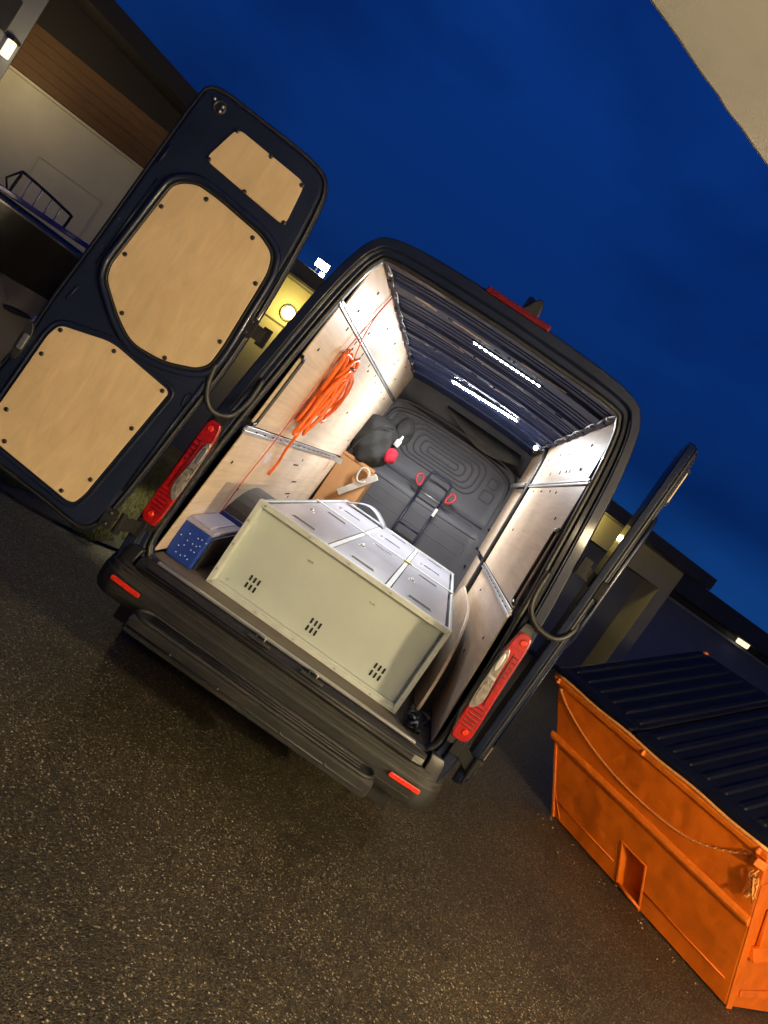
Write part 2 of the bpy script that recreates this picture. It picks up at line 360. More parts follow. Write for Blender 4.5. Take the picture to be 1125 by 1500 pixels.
def link(name, mesh, m=None, parent=None, mtx=None):
    o = bpy.data.objects.new(name, mesh); COL.objects.link(o)
    if parent is not None:
        o.parent = parent
        if parent.type == 'EMPTY': o.matrix_parent_inverse = Matrix.Translation(-parent.location)
    if mtx is not None: o.matrix_basis = mtx
    if m is not None and not mesh.materials: mesh.materials.append(m)
    return o
def obj(name, b, m, parent=None, bev=0, seg=2, label=None, ang=35):
    bm = b.bm if isinstance(b, MB) else b
    bmesh.ops.recalc_face_normals(bm, faces=bm.faces)
    me = bpy.data.meshes.new(name); bm.to_mesh(me); bm.free()
    o = link(name, me, m, parent)
    if bev:
        k = o.modifiers.new('bevel', 'BEVEL'); k.width = bev; k.segments = seg; k.limit_method = 'ANGLE'; k.angle_limit = R(ang)
    if label: o['label'] = label
    return o
def thing(name, label, cat, loc, group=None):
    o = bpy.data.objects.new(name, None); COL.objects.link(o); o.location = loc; o.empty_display_size = .2
    o['label'] = label; o['category'] = cat
    if group: o['group'] = group
    return o
def tag(o, label, cat): o['label'] = label; o['category'] = cat; return o
def struct(o): o['kind'] = 'structure'; return o

def chaikin(p, it=2, closed=True):
    for _ in range(it):
        q = []
        n = len(p)
        for i in range(n if closed else n-1):
            a, b = p[i], p[(i+1) % n]
            q.append(tuple(a[k]*.75+b[k]*.25 for k in range(len(a)))); q.append(tuple(a[k]*.25+b[k]*.75 for k in range(len(a))))
        if not closed: q = [p[0]]+q+[p[-1]]
        p = q
    return p
def fillet(p, r, n=5):
    out = []; N = len(p)
    for i in range(N):
        a, b, c = V(p[i-1]), V(p[i]), V(p[(i+1) % N])
        d = min(r, (a-b).length*.42, (c-b).length*.42)
        q0, q1 = b+(a-b).normalized()*d, b+(c-b).normalized()*d
        for k in range(n+1):
            t = k/n; out.append(tuple(q0*(1-t)**2+b*(2*t*(1-t))+q1*t*t))
    return out
def inset(p, d):
    n = len(p); out = []
    area = sum(p[i][0]*p[(i+1) % n][1]-p[(i+1) % n][0]*p[i][1] for i in range(n))
    sg = 1 if area > 0 else -1
    for i in range(n):
        a, b, c = V(p[i-1]), V(p[i]), V(p[(i+1) % n])
        t1 = (b-a).normalized(); t2 = (c-b).normalized()
        n1 = V((-t1.y, t1.x))*sg; n2 = V((-t2.y, t2.x))*sg
        m = n1+n2
        if m.length < 1e-6: m = n1
        m.normalize(); k = max(.5, m.dot(n1))
        out.append(tuple(b+m*(d/k)))
    return out
def rrect(x0, z0, x1, z1, r, n=5):
    out = []
    for cx, cz, a0 in ((x1-r, z1-r, 0), (x0+r, z1-r, 90), (x0+r, z0+r, 180), (x1-r, z0+r, 270)):
        for k in range(n+1):
            a = R(a0+90*k/n); out.append((cx+r*math.cos(a), cz+r*math.sin(a)))
    return out
def crom(p, m=6):
    out = []
    for i in range(len(p)-1):
        a, b, c, d = V(p[max(i-1, 0)]), V(p[i]), V(p[i+1]), V(p[min(i+2, len(p)-1)])
        for k in range(m):
            t = k/m
            out.append(.5*((2*b)+(c-a)*t+(2*a-5*b+4*c-d)*t*t+(3*b-a-3*c+d)*t**3))
    out.append(V(p[-1])); return out

# ------------------------------------------------------------------ ground
g = MB(); g.face(g.verts([(-150, -150, 0), (150, -150, 0), (150, 150, 0), (-150, 150, 0)]))
struct(obj('ground', g, M['asphalt']))
g = MB(); g.prism(chaikin([(-4.6, 1.2), (-3.2, 1.5), (-1.75, 1.75), (-1.35, 2.6), (-1.3, 7.0), (-4.6, 6.6)], 2), (V((0, 0, 0)), V((1, 0, 0)), V((0, 1, 0)), V((0, 0, 1))), -.02, .02)
struct(obj('verge_soil', g, M['soil']))
def grass_patch():
    b = MB(); rnd = random.Random(3)
    for _ in range(17000):
        x = rnd.uniform(-4.4, -1.38); y = 1.75+rnd.random()**1.5*4.6
        if x > -1.75 and y < 2.3: continue
        if y < 1.75+.25*math.sin(x*5): continue
        h = rnd.uniform(.04, .11); a = rnd.uniform(0, 6.28); w = .004
        dx, dy = math.cos(a)*w, math.sin(a)*w; lx, ly = rnd.uniform(-.05, .05), rnd.uniform(-.05, .05)
        v = b.verts([(x-dx, y-dy, .018), (x+dx, y+dy, .018), (x+lx, y+ly, .018+h)]); b.face(v)
    o = obj('grass', b, M['grass']); o['kind'] = 'stuff'; return o
gr = grass_patch()

# ------------------------------------------------------------------ van
VAN = thing('van', 'dark navy panel van with its rear doors open and ply lined load space lit', 'van', (0, 0, 0))
OUT = [(0, .50), (.5, .50), (.90, .50), (.985, .56), (1.005, .75), (1.0, 1.0), (.99, 1.3), (.972, 1.55), (.945, 1.8), (.915, 2.05), (.88, 2.3), (.835, 2.5), (.79, 2.615), (.71, 2.685), (.5, 2.722), (0, 2.738)]
OPN = [(0, .70), (.5, .70), (.80, .702), (.85, .73), (.872, .80), (.868, 1.0), (.853, 1.3), (.832, 1.55), (.808, 1.8), (.782, 2.05), (.752, 2.3), (.722, 2.47), (.695, 2.545), (.655, 2.58), (.45, 2.592), (0, 2.60)]
CAV = [(0, .66), (.5, .66), (.85, .66), (.89, .69), (.895, .80), (.885, 1.0), (.870, 1.3), (.852, 1.55), (.835, 1.8), (.818, 2.05), (.80, 2.3), (.785, 2.5), (.775, 2.60), (.735, 2.665), (.45, 2.69), (0, 2.695)]
def full(h, m=4):
    q = [tuple(p) for p in crom(h, m)]
    return q + [(-x, z) for x, z in q[-2:0:-1]]
OUTF, OPNF, CAVF = full(OUT), full(OPN), full(CAV)
def at(p, y, k=1.0, zo=.5): return [V((x*1.0, y, zo+(z-zo)*k)) for x, z in p]
def mix(a, b, t): return [(x0+(x1-x0)*t, z0+(z1-z0)*t) for (x0, z0), (x1, z1) in zip(a, b)]
def van_body():
    b = MB()
    rings = []
    for y, k, w in ((7.0, .30, .80), (6.95, .36, .9), (6.7, .42, .97), (6.1, .47, 1), (5.85, .52, 1), (5.15, .93, 1), (4.95, .985, 1), (4.7, 1, 1), (2.5, 1, 1), (.25, 1, 1), (.10, .998, .999)):
        rings.append([V((x*w, y, .5+(z-.5)*k)) for x, z in OUTF])
    rings.append(at(mix(OUTF, OPNF, .05), .03)); rings.append(at(mix(OUTF, OPNF, .12), .0))
    rings.append(at(mix(OUTF, OPNF, .50), .0)); rings.append(at(mix(OUTF, OPNF, .58), .022)); rings.append(at(mix(OUTF, OPNF, .80), .022))
    rings.append(at(mix(OUTF, OPNF, .86), .045)); rings.append(at(OPNF, .045)); rings.append(at(OPNF, .085)); rings.append(at(mix(OPNF, CAVF, .8), .10))
    rings.append(at(CAVF, .12)); rings.append(at(CAVF, 4.5))
    b.loft(rings, cap=True, smooth=False)
    o = obj('body', b, M['navy'], VAN)
    k = o.modifiers.new('bevel', 'BEVEL'); k.width = .006; k.segments = 2; k.limit_method = 'ANGLE'; k.angle_limit = R(30)
    for p in o.data.polygons: p.use_smooth = True
    o.data.set_sharp_from_angle(angle=R(28))
    return o
body = van_body()
# seal round the opening
b = MB(); b.tube([V((x, .035, z)) for x, z in mix(OUTF, OPNF, .93)], .013, 8, closed=True); obj('door_seal', b, M['rubber'], VAN)
# bright body seam lines between pillar and seal
for sg in (-1, 1):
    b = MB(); b.tube([V((sg*x, .0, z)) for x, z in crom([(OUT[i][0]*.45+OPN[i][0]*.55, OUT[i][1]*.45+OPN[i][1]*.55) for i in range(4, 13)], 4)], .004, 6); obj('pillar_seam', b, M['navy'], VAN)
# wheels
def wheel(x, y, first=[None]):
    if first[0] is None:
        t = MB(); prof = [(.20, -.10), (.30, -.115), (.34, -.09), (.35, 0), (.34, .09), (.30, .115), (.20, .10)]
        n = 32
        t.loft([[V((w, r*math.cos(2*math.pi*k/n), r*math.sin(2*math.pi*k/n))) for k in range(n)] for r, w in prof], cap=False)
        rim = MB(); rim.loft([[V((w, r*math.cos(2*math.pi*k/n), r*math.sin(2*math.pi*k/n))) for k in range(n)] for r, w in ((.21, -.1), (.21, .1), (.17, .08), (.08, .05), (.05, .09))], cap=True)
        meshes = []
        for nm, q in (('tyre', t), ('rim', rim)):
            bmesh.ops.recalc_face_normals(q.bm, faces=q.bm.faces); me = bpy.data.meshes.new(nm); q.bm.to_mesh(me); q.bm.free(); meshes.append(me)
        first[0] = meshes
    mt = Matrix.Translation((x, y, .35)) @ Matrix.Rotation(math.pi if x < 0 else 0, 4, 'Z')
    t = link('wheel', first[0][0], M['tyre'], VAN, mt); t.data.materials[0] = M['tyre']
    r_ = link('rim', first[0][1], M['steel'], t)
for x in (-.92, .92):
    for y in (1.26, 5.6): wheel(x, y)
b = MB(); b.box((0, 3.4, .40), (1.7, 6.6, .18)); obj('chassis', b, M['blackp'], VAN)
for sg in (-1, 1):
    b = MB(); b.prism(chaikin([(4.75, 1.55), (5.85, 1.55), (5.3, 2.35), (4.75, 2.4)], 1), (V((sg*.985, 0, 0)), V((0, 1, 0)), V((-sg*.06, 0, 1)), V((sg, 0, 0))), .03, .045); obj('cab_window', b, M['glassd'], VAN)
b = MB(); b.hexa([(-.85, 5.80, 1.68), (.85, 5.80, 1.68), (.85, 5.82, 1.66), (-.85, 5.82, 1.66), (-.75, 5.25, 2.46), (.75, 5.25, 2.46), (.75, 5.27, 2.48), (-.75, 5.27, 2.48)]); obj('windscreen', b, M['glassd'], VAN)

# side liner : taper plane
def wx(z, off=0): return .86-.065*(z-.7)-off
def wp(sg, y, z, off=0): return V((sg*wx(z, off), y, z))
b = MB(); b.box((0, 2.2, .678), (1.74, 4.22, .02)); obj('load_floor', b, M['floor'], VAN)
def panel(sg, y0, z0, y1, z1, off=0, m='ply'):
    b = MB(); o0, o1 = off-.009, off
    b.hexa([wp(sg, y0, z0, o0), wp(sg, y1, z0, o0), wp(sg, y1, z0, o1), wp(sg, y0, z0, o1), wp(sg, y0, z1, o0), wp(sg, y1, z1, o0), wp(sg, y1, z1, o1), wp(sg, y0, z1, o1)])
    return obj('plywood_panel', b, M[m], VAN, .0015, 1)
ZL, ZU = 1.503, 2.29
for sg, zl, zu in ((-1, 1.503, 2.29), (1, 1.49, 2.24)):
    if sg < 0: spl = ((.725, .730), (.725, .730), (.928, .934)); yend = (4.26, 4.26, 4.3)
    else: spl = ((2.0, 2.006), (2.62, 2.70), (2.92, 3.0)); yend = (3.9, 4.1, 4.15)
    for (z0, z1), (s0, s1), ye in zip(((.715, zl-.026), (zl+.026, zu-.018), (zu+.018, 2.625)), spl, yend):
        ys = .12 if z1 < 2.5 else .2
        panel(sg, ys, z0, s0, z1)
        panel(sg, s1, z0, ye, z1, off=0 if sg < 0 else -.012)
    # lashing rails
    for z, h in ((zl, .021), (zu, .015)):
        b = MB(); y1 = 3.15 if (z == zl and sg < 0) else (2.6 if z == zl else (3.95 if sg < 0 else 2.9))
        for zo in (-h*.62, h*.62):
            b.hexa([wp(sg, .06, z+zo-h*.38, 0), wp(sg, y1, z+zo-h*.38, 0), wp(sg, y1, z+zo-h*.38, .012), wp(sg, .06, z+zo-h*.38, .012), wp(sg, .06, z+zo+h*.38, 0), wp(sg, y1, z+zo+h*.38, 0), wp(sg, y1, z+zo+h*.38, .012), wp(sg, .06, z+zo+h*.38, .012)])
        b.hexa([wp(sg, .06, z-h*.3, -.005), wp(sg, y1, z-h*.3, -.005), wp(sg, y1, z-h*.3, .004), wp(sg, .06, z-h*.3, .004), wp(sg, .06, z+h*.3, -.005), wp(sg, y1, z+h*.3, -.005), wp(sg, y1, z+h*.3, .004), wp(sg, .06, z+h*.3, .004)])
        rail = obj('lashing_rail', b, M['alu'], VAN, .001, 1)
    # grab slot at the rear pillar
    b = MB()
    path = [wp(sg, .10, 1.965, .006), wp(sg, .150, 1.955, .006), wp(sg, .168, 1.925, .006), wp(sg, .168, 1.58, .006), wp(sg, .150, 1.548, .006), wp(sg, .10, 1.538, .006)]
    b.tube([V(p) for p in crom(path, 4)], .011, 8); obj('grab_slot_trim', b, M['blackp'], VAN)
# bracket on lower left rail end
b = MB(); b.box(wp(-1, 3.18, 1.50, .05), (.09, .03, .05)); obj('rail_bracket', b, M['alu'], VAN, .003)
# panel screws
def shared(name, b):
    bmesh.ops.recalc_face_normals(b.bm, faces=b.bm.faces); me = bpy.data.meshes.new(name); b.bm.to_mesh(me); b.bm.free(); return me
q = MB(); q.loft([ring((0, 0, 0), (0, 0, 1), .010, 10), ring((0, 0, .003), (0, 0, 1), .009, 10), ring((0, 0, .005), (0, 0, 1), .006, 10)], smooth=False)
SCREW = shared('screw', q); SCREW.materials.append(M['blackp'])
q = MB(); q.box((0, 0, .002), (.012, .035, .004)); SLOTM = shared('slot', q); SLOTM.materials.append(M['dark'])
def facing(n, up=V((0, 0, 1))):
    n = V(n).normalized(); x = up.cross(n).normalized(); y = n.cross(x)
    return Matrix((x, y, n)).transposed().to_4x4()
rn = random.Random(5)
for sg in (-1, 1):
    nrm = V((-sg, 0, -.065))
    sp = [(1.35, 2.22), (1.9, 2.22), (2.5, 2.22), (3.1, 2.22), (3.5, 2.21), (2.3, 1.89), (.5, 2.36), (.62, 2.52), (1.1, 2.36), (1.5, 2.5), (2.1, 2.52), (2.7, 2.45), (2.75, 2.50), (3.3, 2.40), (3.35, 2.55), (.98, 2.21), (.8, 1.12), (2.0, 1.4), (2.5, 1.05), (3.3, 1.7), (.3, 2.05), (.28, 1.3)]
    for y, z in sp:
        if sg > 0: z = z-.03; y = y*.8+.2
        mt = facing(nrm); mt.translation = wp(sg, y, z, .001)
        link('panel_screw', SCREW, None, VAN, mt)
    for y in (.55, .95, 1.35, 1.8, 2.3, 2.75):
        mt = facing(nrm); mt.translation = wp(sg, y, (2.33 if sg > 0 else 2.25)-.0, .001)
        mt = mt @ Matrix.Scale(.7, 4)
        link('panel_slot', SLOTM, None, VAN, mt)
    for k in range(14):
        mt = facing(nrm); mt.translation = wp(sg, .3+.2*k, 1.503 if sg < 0 else 1.49, .005)
        if sg > 0 and .3+.2*k > 2.5: continue
        link('rail_slot', SLOTM, None, VAN, mt)
# short planks/notches on the left lower panel
for (y, z) in ((1.9, 1.35), (2.3, 1.2), (2.4, 1.08)):
    b = MB(); b.hexa([wp(-1, y-.09, z-.006, 0), wp(-1, y+.09, z-.006, 0), wp(-1, y+.09, z-.006, .002), wp(-1, y-.09, z-.006, .002), wp(-1, y-.09, z+.006, 0), wp(-1, y+.09, z+.006, 0), wp(-1, y+.09, z+.006, .002), wp(-1, y-.09, z+.006, .002)]); obj('panel_notch', b, M['dark'], VAN)
q = mat('lilac_label', (.62, .55, .66), .6, 0, .3, 60)
b = MB(); b.hexa([wp(-1, .90, 1.33, 0), wp(-1, 1.0, 1.33, 0), wp(-1, 1.0, 1.33, .001), wp(-1, .90, 1.33, .001), wp(-1, .90, 1.40, 0), wp(-1, 1.0, 1.40, 0), wp(-1, 1.0, 1.40, .001), wp(-1, .90, 1.40, .001)]); obj('panel_label', b, q, VAN)
# sliding door frame on right
b = MB(); b.tube([V(p) for p in crom([wp(1, 2.66, .75, .01), wp(1, 2.66, 1.6, .01), wp(1, 2.70, 2.25, .01), wp(1, 2.95, 2.58, .01), wp(1, 4.0, 2.6, .012)], 6)], .022, 8); obj('side_door_seal', b, M['rubber'], VAN)
b = MB(); b.box((.72, 3.35, 2.42-.19), (.02, 1.25, .035)); obj('side_door_rail', b, M['steel'], VAN, .004)

# ceiling
b = MB(); n = 16
prof = [(-.78+1.56*i/n, 2.655-.035*abs(-1+2*i/n)**2.5) for i in range(n+1)]
for (x0, z0), (x1, z1) in zip(prof, prof[1:]):
    b.hexa([(x0, .12, z0), (x1, .12, z1), (x1, 4.45, z1), (x0, 4.45, z0), (x0, .12, z0+.004), (x1, .12, z1+.004), (x1, 4.45, z1+.004), (x0, 4.45, z0+.004)])
bmesh.ops.remove_doubles(b.bm, verts=b.bm.verts, dist=.0005)
obj('ceiling_skin', b, M['navy_in'], VAN)
def bow(y, w, d):
    b = MB(); rings = []
    for x, z in prof:
        rings.append([V((x, y-w/2, z)), V((x, y-w/2+.008, z-d)), V((x, y+w/2-.008, z-d)), V((x, y+w/2, z))])
    b.loft(rings, closed=True, cap=True, smooth=False)
    o = obj('roof_bow', b, M['navy_in'], VAN, .003, 2)
bows = [.20, .68, 1.30, 1.92, 2.50, 3.15, 3.80]
for i, y in enumerate(bows): bow(y, (.17, .20, .13)[min(i, 2)], .022)
for y in [.40, .47, .92, 1.02, 1.12, 1.52, 1.62, 1.72, 2.12, 2.22, 2.32, 2.72, 2.82, 2.96, 3.38, 3.5, 3.62, 4.0]:
    b = MB(); b.tube([V((x, y, z-.001)) for x, z in prof], .006, 6); obj('ceiling_bead', b, M['navy_in'], VAN)
q = MB(); 
for a, c in (((0, .012), (.03, .005)), ((0, -.012), (.03, .005)), ((.013, 0), (.005, .03)), ((-.013, 0), (.005, .03))): q.box((a[0], a[1], 0), (c[0], c[1], .004))
CLIP = shared('clip_hole', q); CLIP.materials.append(M['steel'])
rc = random.Random(11)
for y in bows:
    for _ in range(6):
        x = rc.uniform(-.62, .62); mt = Matrix.Translation((x, y+rc.uniform(-.03, .03), 2.653-.035*abs(x/.78)**2.5-.022)) @ Matrix.Rotation(math.pi, 4, 'X') @ Matrix.Rotation(rc.choice((0, math.pi/2)), 4, 'Z') @ Matrix.Scale(rc.uniform(.7, 1.5), 4)
        link('bow_slot', SLOTM, None, VAN, mt)
for y in bows[:5]:
    for _ in range(7):
        x = rc.uniform(-.6, .62); mt = Matrix.Translation((x, y+rc.uniform(-.02, .02), 2.653-.035*abs(x/.78)**2.5-.024))
        link('clip_hole', CLIP, None, VAN, mt @ Matrix.Scale(rc.uniform(.5, .9), 4))
for (x, y, l, w) in ((-.45, .19, .22, .035), (-.48, .62, .15, .03), (-.12, .14, .14, .02), (.10, .14, .09, .02), (.30, .56, .30, .008), (-.2, .66, .3, .012), (.1, 1.92, .12, .02), (0, 1.27, .5, .008), (-.33, 1.34, .25, .008)):
    b = MB(); pts = [(x-l/2, y-w/2), (x-l/4, y-w*.7), (x+l*.2, y-w*.4), (x+l/2, y-w*.55), (x+l/2.1, y+w*.5), (x, y+w*.4), (x-l/2.2, y+w*.6)]
    z = 2.655-.035*abs(x/.78)**2.5-.024
    b.prism(pts, (V((0, 0, z)), V((1, 0, 0)), V((0, 1, 0)), V((0, 0, 1))), -.003, .003); obj('adhesive_patch', b, M['adh'], VAN)
for sg in (-1, 1):
    b = MB(); b.tube([V((sg*.725, .13+.2*k, 2.632+.004*(k % 2))) for k in range(22)], .026, 8); obj('roof_side_rail', b, M['navy_in'], VAN)
    b = MB(); b.tube([V((sg*(.698+.006*math.sin(k*1.7)), .14+.12*k, 2.612+.006*math.cos(k*2.3))) for k in range(35)], .009, 6); obj('cable_loom', b, M['blackp'], VAN)
    for k in range(8):
        b = MB(); b.cyl((sg*.7, .4+.48*k, 2.61), (sg*.7, .43+.48*k, 2.61), .013, 8); obj('loom_clip', b, M['white'] if k % 3 == 0 else M['steel'], VAN)
# LED strip, plus a dimmer glowing row for its reflection in the roof
def led_strip_or_reflection(p0, p1, n, m, w, spot=None):
    p0, p1 = V(p0), V(p1); d = (p1-p0).normalized()
    ang = math.atan2(d.y, d.x); rot = Matrix.Rotation(ang, 4, 'Z') @ Matrix.Rotation(R(-9), 4, 'X'); nh = rot.to_3x3() @ V((0, 0, 1))
    b = MB(); b.box((p0+p1)/2+nh*.008, ((p1-p0).length+.03, w+.012, .012), rot.to_3x3()); s = obj('led_strip', b, M['alu'] if w > .02 else M['navy'], VAN, .002)
    q = MB(); hl = (p1-p0).length/n*(.62 if w > .015 else .36)/2
    q.face(q.verts([(-hl, -w/2, 0), (hl, -w/2, 0), (hl, w/2, 0), (-hl, w/2, 0)])); me = shared('led', q); me.materials.append(m)
    for k in range(n):
        mt = Matrix.Translation(p0+(p1-p0)*((k+.5)/n)) @ rot
        link('led', me, None, s, mt)
led_strip_or_reflection((-.276, 2.895, 2.622), (.367, 2.69, 2.622), 20, M['led'], .044)
led_strip_or_reflection((-.160, .85, 2.628), (.322, .85, 2.628), 13, M['leds'], .016)  # glowing row added in place of the first strip's reflection
b = MB(); b.ball((.655, 3.22, 2.585), .022); obj('roof_spot_lamp', b, M['ledspot'], VAN)  # glowing ball added for a bright reflection near the bulkhead

# bulkhead
BP = [(.66, 4.16), (1.25, 4.17), (1.55, 4.19), (1.66, 4.235), (1.76, 4.30), (1.95, 4.325), (2.28, 4.345), (2.36, 4.33), (2.40, 4.40), (2.66, 4.43)]
def by(z):
    for (z0, y0), (z1, y1) in zip(BP, BP[1:]):
        if z <= z1: return y0+(y1-y0)*(z-z0)/(z1-z0)
    return BP[-1][1]
b = MB(); prof_b = [tuple(p) for p in crom(BP, 5)]
xs = [-.86, -.80, -.74, -.66, -.3, 0, .3, .66, .74, .80, .86]
fw = {-.86: -.10, -.80: -.06, -.74: 0.0, .74: 0.0, .80: -.06, .86: -.10}
b.loft([[V((x, y+fw.get(x, 0), z)) for z, y in prof_b] for x in xs], closed=False, cap=False)
bk = obj('bulkhead', b, M['bulk'], VAN)
def ridge(pts, r, closed=True, m='bulk', nm='bulkhead_ridge', dy=0):
    b = MB(); b.tube([V((x, by(z)+dy, z)) for x, z in pts], r, 8, closed=closed); return obj(nm, b, M[m], VAN)
for x0, z0, x1, z1, rr in ((-.47, 1.90, .46, 2.275, .13), (-.41, 1.94, .40, 2.235, .10), (-.34, 1.98, .33, 2.195, .08), (-.27, 2.02, .26, 2.155, .06), (-.19, 2.055, .18, 2.115, .028)):
    ridge(rrect(x0, z0, x1, z1, rr), .010, dy=-.004)
for x0, z0, x1, z1 in ((.53, 2.10, .63, 2.20), (.53, 1.95, .66, 2.06), (-.66, 2.10, -.55, 2.24), (-.66, 1.95, -.54, 2.06)): ridge(rrect(x0, z0, x1, z1, .025), .008)
ridge(chaikin([(-.76, .9), (-.76, 2.12), (-.66, 2.33), (.64, 2.35), (.78, 2.1), (.79, .9)], 3, closed=False), .02, closed=False, dy=-.01)
ridge(chaikin([(-.80, .9), (-.80, 2.2), (-.70, 2.42), (.68, 2.42), (.80, 2.2), (.82, .9)], 3, closed=False), .014, closed=False, dy=-.02)
ridge([(-.74, 1.70), (0, 1.70), (.74, 1.70)], .010, closed=False)
ridge([(-.74, 1.57), (0, 1.56), (.74, 1.57)], .008, closed=False)
ridge(rrect(-.60, 1.34, .70, 1.47, .04), .007)
ridge(rrect(-.2, 1.60, .66, 1.66, .02), .006)
for k in range(5):                    # bolts along the bulkhead rim
    for x in (-.79, .80):
        mt = facing((0, -1, 0)); mt.translation = V((x, by(1.3+.22*k)-.085, 1.3+.22*k)); link('bulkhead_bolt', SCREW, None, VAN, mt @ Matrix.Scale(1.4, 4))
# felt flap drooping from the top of the bulkhead
b = MB(); rows = []
for i in range(9):
    t = i/8; x = -.27+.92*t; drop = .02+.17*math.sin(min(1, t*1.05)*math.pi*.78)**1.4
    rows.append([V((x, 4.36, 2.575-.01*t)), V((x+.01, 4.28-.05*t, 2.56-drop*.45)), V((x+.02, 4.20-.06*t, 2.55-drop))])
b.loft(rows, closed=False, cap=False); fl = obj('headliner_flap', b, M['felt'], VAN, label='grey felt flap hanging loose above the bulkhead'); fl.modifiers.new('solid', 'SOLIDIFY').thickness = .006

# wheel arches
for sg, m in ((-1, 'felt'), (1, 'ply')):
    b = MB(); n = 18; rings = []
    for k in range(n+1):
        a = math.pi*k/n; y = 1.26-.50*math.cos(a); z = .685+.43*math.sin(a)**.8
        x0 = .67 if sg < 0 else .765; rings.append([V((sg*x0, y, z)), V((sg*(x0+.02), y, z+.02*math.sin(a))), V((sg*.88, y, z+.02*math.sin(a))), V((sg*.88, y, .68)), V((sg*x0, y, .68))])
    b.loft(rings, smooth=False); o = obj('wheel_arch', b, M['felt'], VAN, .012)
# curved ply trim standing by right arch
b = MB(); tr = chaikin([(.36, .70), (.365, .84), (.44, 1.00), (.62, 1.16), (.9, 1.26), (1.2, 1.29), (1.8, 1.29), (2.4, 1.29), (2.4, .70)], 2)
b.prism(tr, (V((.735, 0, 0)), V((0, 1, 0)), V((0, 0, 1)), V((1, 0, 0))), 0, .018); obj('arch_trim', b, M['ply'], VAN, .002)

# rear sill, bumper, step
b = MB(); b.box((0, .010, .7065), (1.56, .034, .012)); obj('sill_strip', b, M['alu'], VAN, .002)
path = [(-.99, .95), (-.99, .4), (-.985, .10), (-.965, .035), (-.92, .004), (-.85, -.004), (-.4, -.02), (0, -.024), (.4, -.02), (.85, -.004), (.92, .004), (.965, .035), (.985, .10), (.99, .4), (.99, .95)]
prof_p = [(-.03, .636), (.020, .634), (.026, .628), (.027, .606), (.034, .598), (.036, .570), (.043, .560), (.045, .50), (.040, .460), (.025, .432), (-.03, .42)]
pp = [tuple(v) for v in crom(path, 4)]
b = MB(); rings = []
for i, p in enumerate(pp):
    a, c = V(pp[max(0, i-1)]), V(pp[min(len(pp)-1, i+1)]); t = (c-a).normalized(); nr = V((t.y, -t.x))
    rings.append([V((p[0]+nr.x*o, p[1]+nr.y*o, z)) for o, z in prof_p])
b.loft(rings, closed=True, cap=True, smooth=True); o = obj('bumper', b, M['bumper'], VAN); o.data.set_sharp_from_angle(angle=R(25))
for z, o_ in ((.612, .027), (.592, .035), (.552, .0445), (.515, .0455), (.475, .043)):
    b = MB(); pts = []
    for i, p in enumerate(pp):
        a, c = V(pp[max(0, i-1)]), V(pp[min(len(pp)-1, i+1)]); tt = (c-a).normalized(); nr = V((tt.y, -tt.x))
        if abs(p[0]) < .90: pts.append(V((p[0]+nr.x*o_, p[1]+nr.y*o_, z)))
    b.tube(pts, .004, 6); obj('bumper_ridge', b, M['bumper'], VAN)
# corner caps rising beside the opening
for sg in (-1, 1):
    b = MB(); rings = []
    for z, k, d in ((.60, 1.0, .036), (.66, 1.0, .034), (.70, .995, .028), (.72, .988, .02)):
        arc = [(.87, -.004), (.93, .004), (.975, .035), (1.0, .10), (1.01, .22), (1.01, .5)]
        outer = [V((sg*(x*k+.010), y-d*.6 if y < .1 else y, z)) for x, y in arc]
        inner = [V((sg*.97, .5, z)), V((sg*.96, .12, z)), V((sg*.87, .06, z))]
        rings.append(outer+inner)
    b.loft(rings); o = obj('bumper_corner', b, M['blackp'], VAN, .006); o.data.set_sharp_from_angle(angle=R(35))
# sill panel with ridges
b = MB(); ps = [(.0, .697), (-.012, .695), (-.03, .683), (-.036, .676), (-.045, .676), (-.05, .668), (-.058, .655), (-.062, .642), (-.05, .63), (.0, .63)]
b.loft([[V((x, y*(1 if abs(x) < .83 else .7), z)) for y, z in ps] for x in (-.86, -.8, -.4, 0, .4, .8, .86)], smooth=False); obj('sill_tread', b, M['blackp'], VAN, .003)
for z, y in ((.668, -.060), (.6535, -.068)):
    b = MB(); b.tube([V((-.8, y, z)), V((0, y, z)), V((.8, y, z))], .005, 6); obj('tread_ridge', b, M['blackp'], VAN)
for x in (-.135, .18):
    b = MB(); b.box((x, -.045, .688), (.13, .05, .010)); pl = obj('latch_striker', b, M['blackp'], VAN, .004)
    b = MB(); b.tube([V((x-.025, -.03, .69)), V((x-.025, -.03, .715)), V((x+.02, -.035, .715)), V((x+.02, -.035, .69))], .006, 8); obj('striker_loop', b, M['steel'], pl)
for sg in (-1, 1):
    b = MB(); b.prism(rrect(-.088, -.0125, .088, .0125, .009), (V((sg*.835, -.062, .535)), V((sg*.995, .06, .01)).normalized(), V((0, 0, 1)), V((.06*sg, -1, 0)).normalized()), 0, .012); obj('rear_reflector', b, M['redb'], VAN, .003)
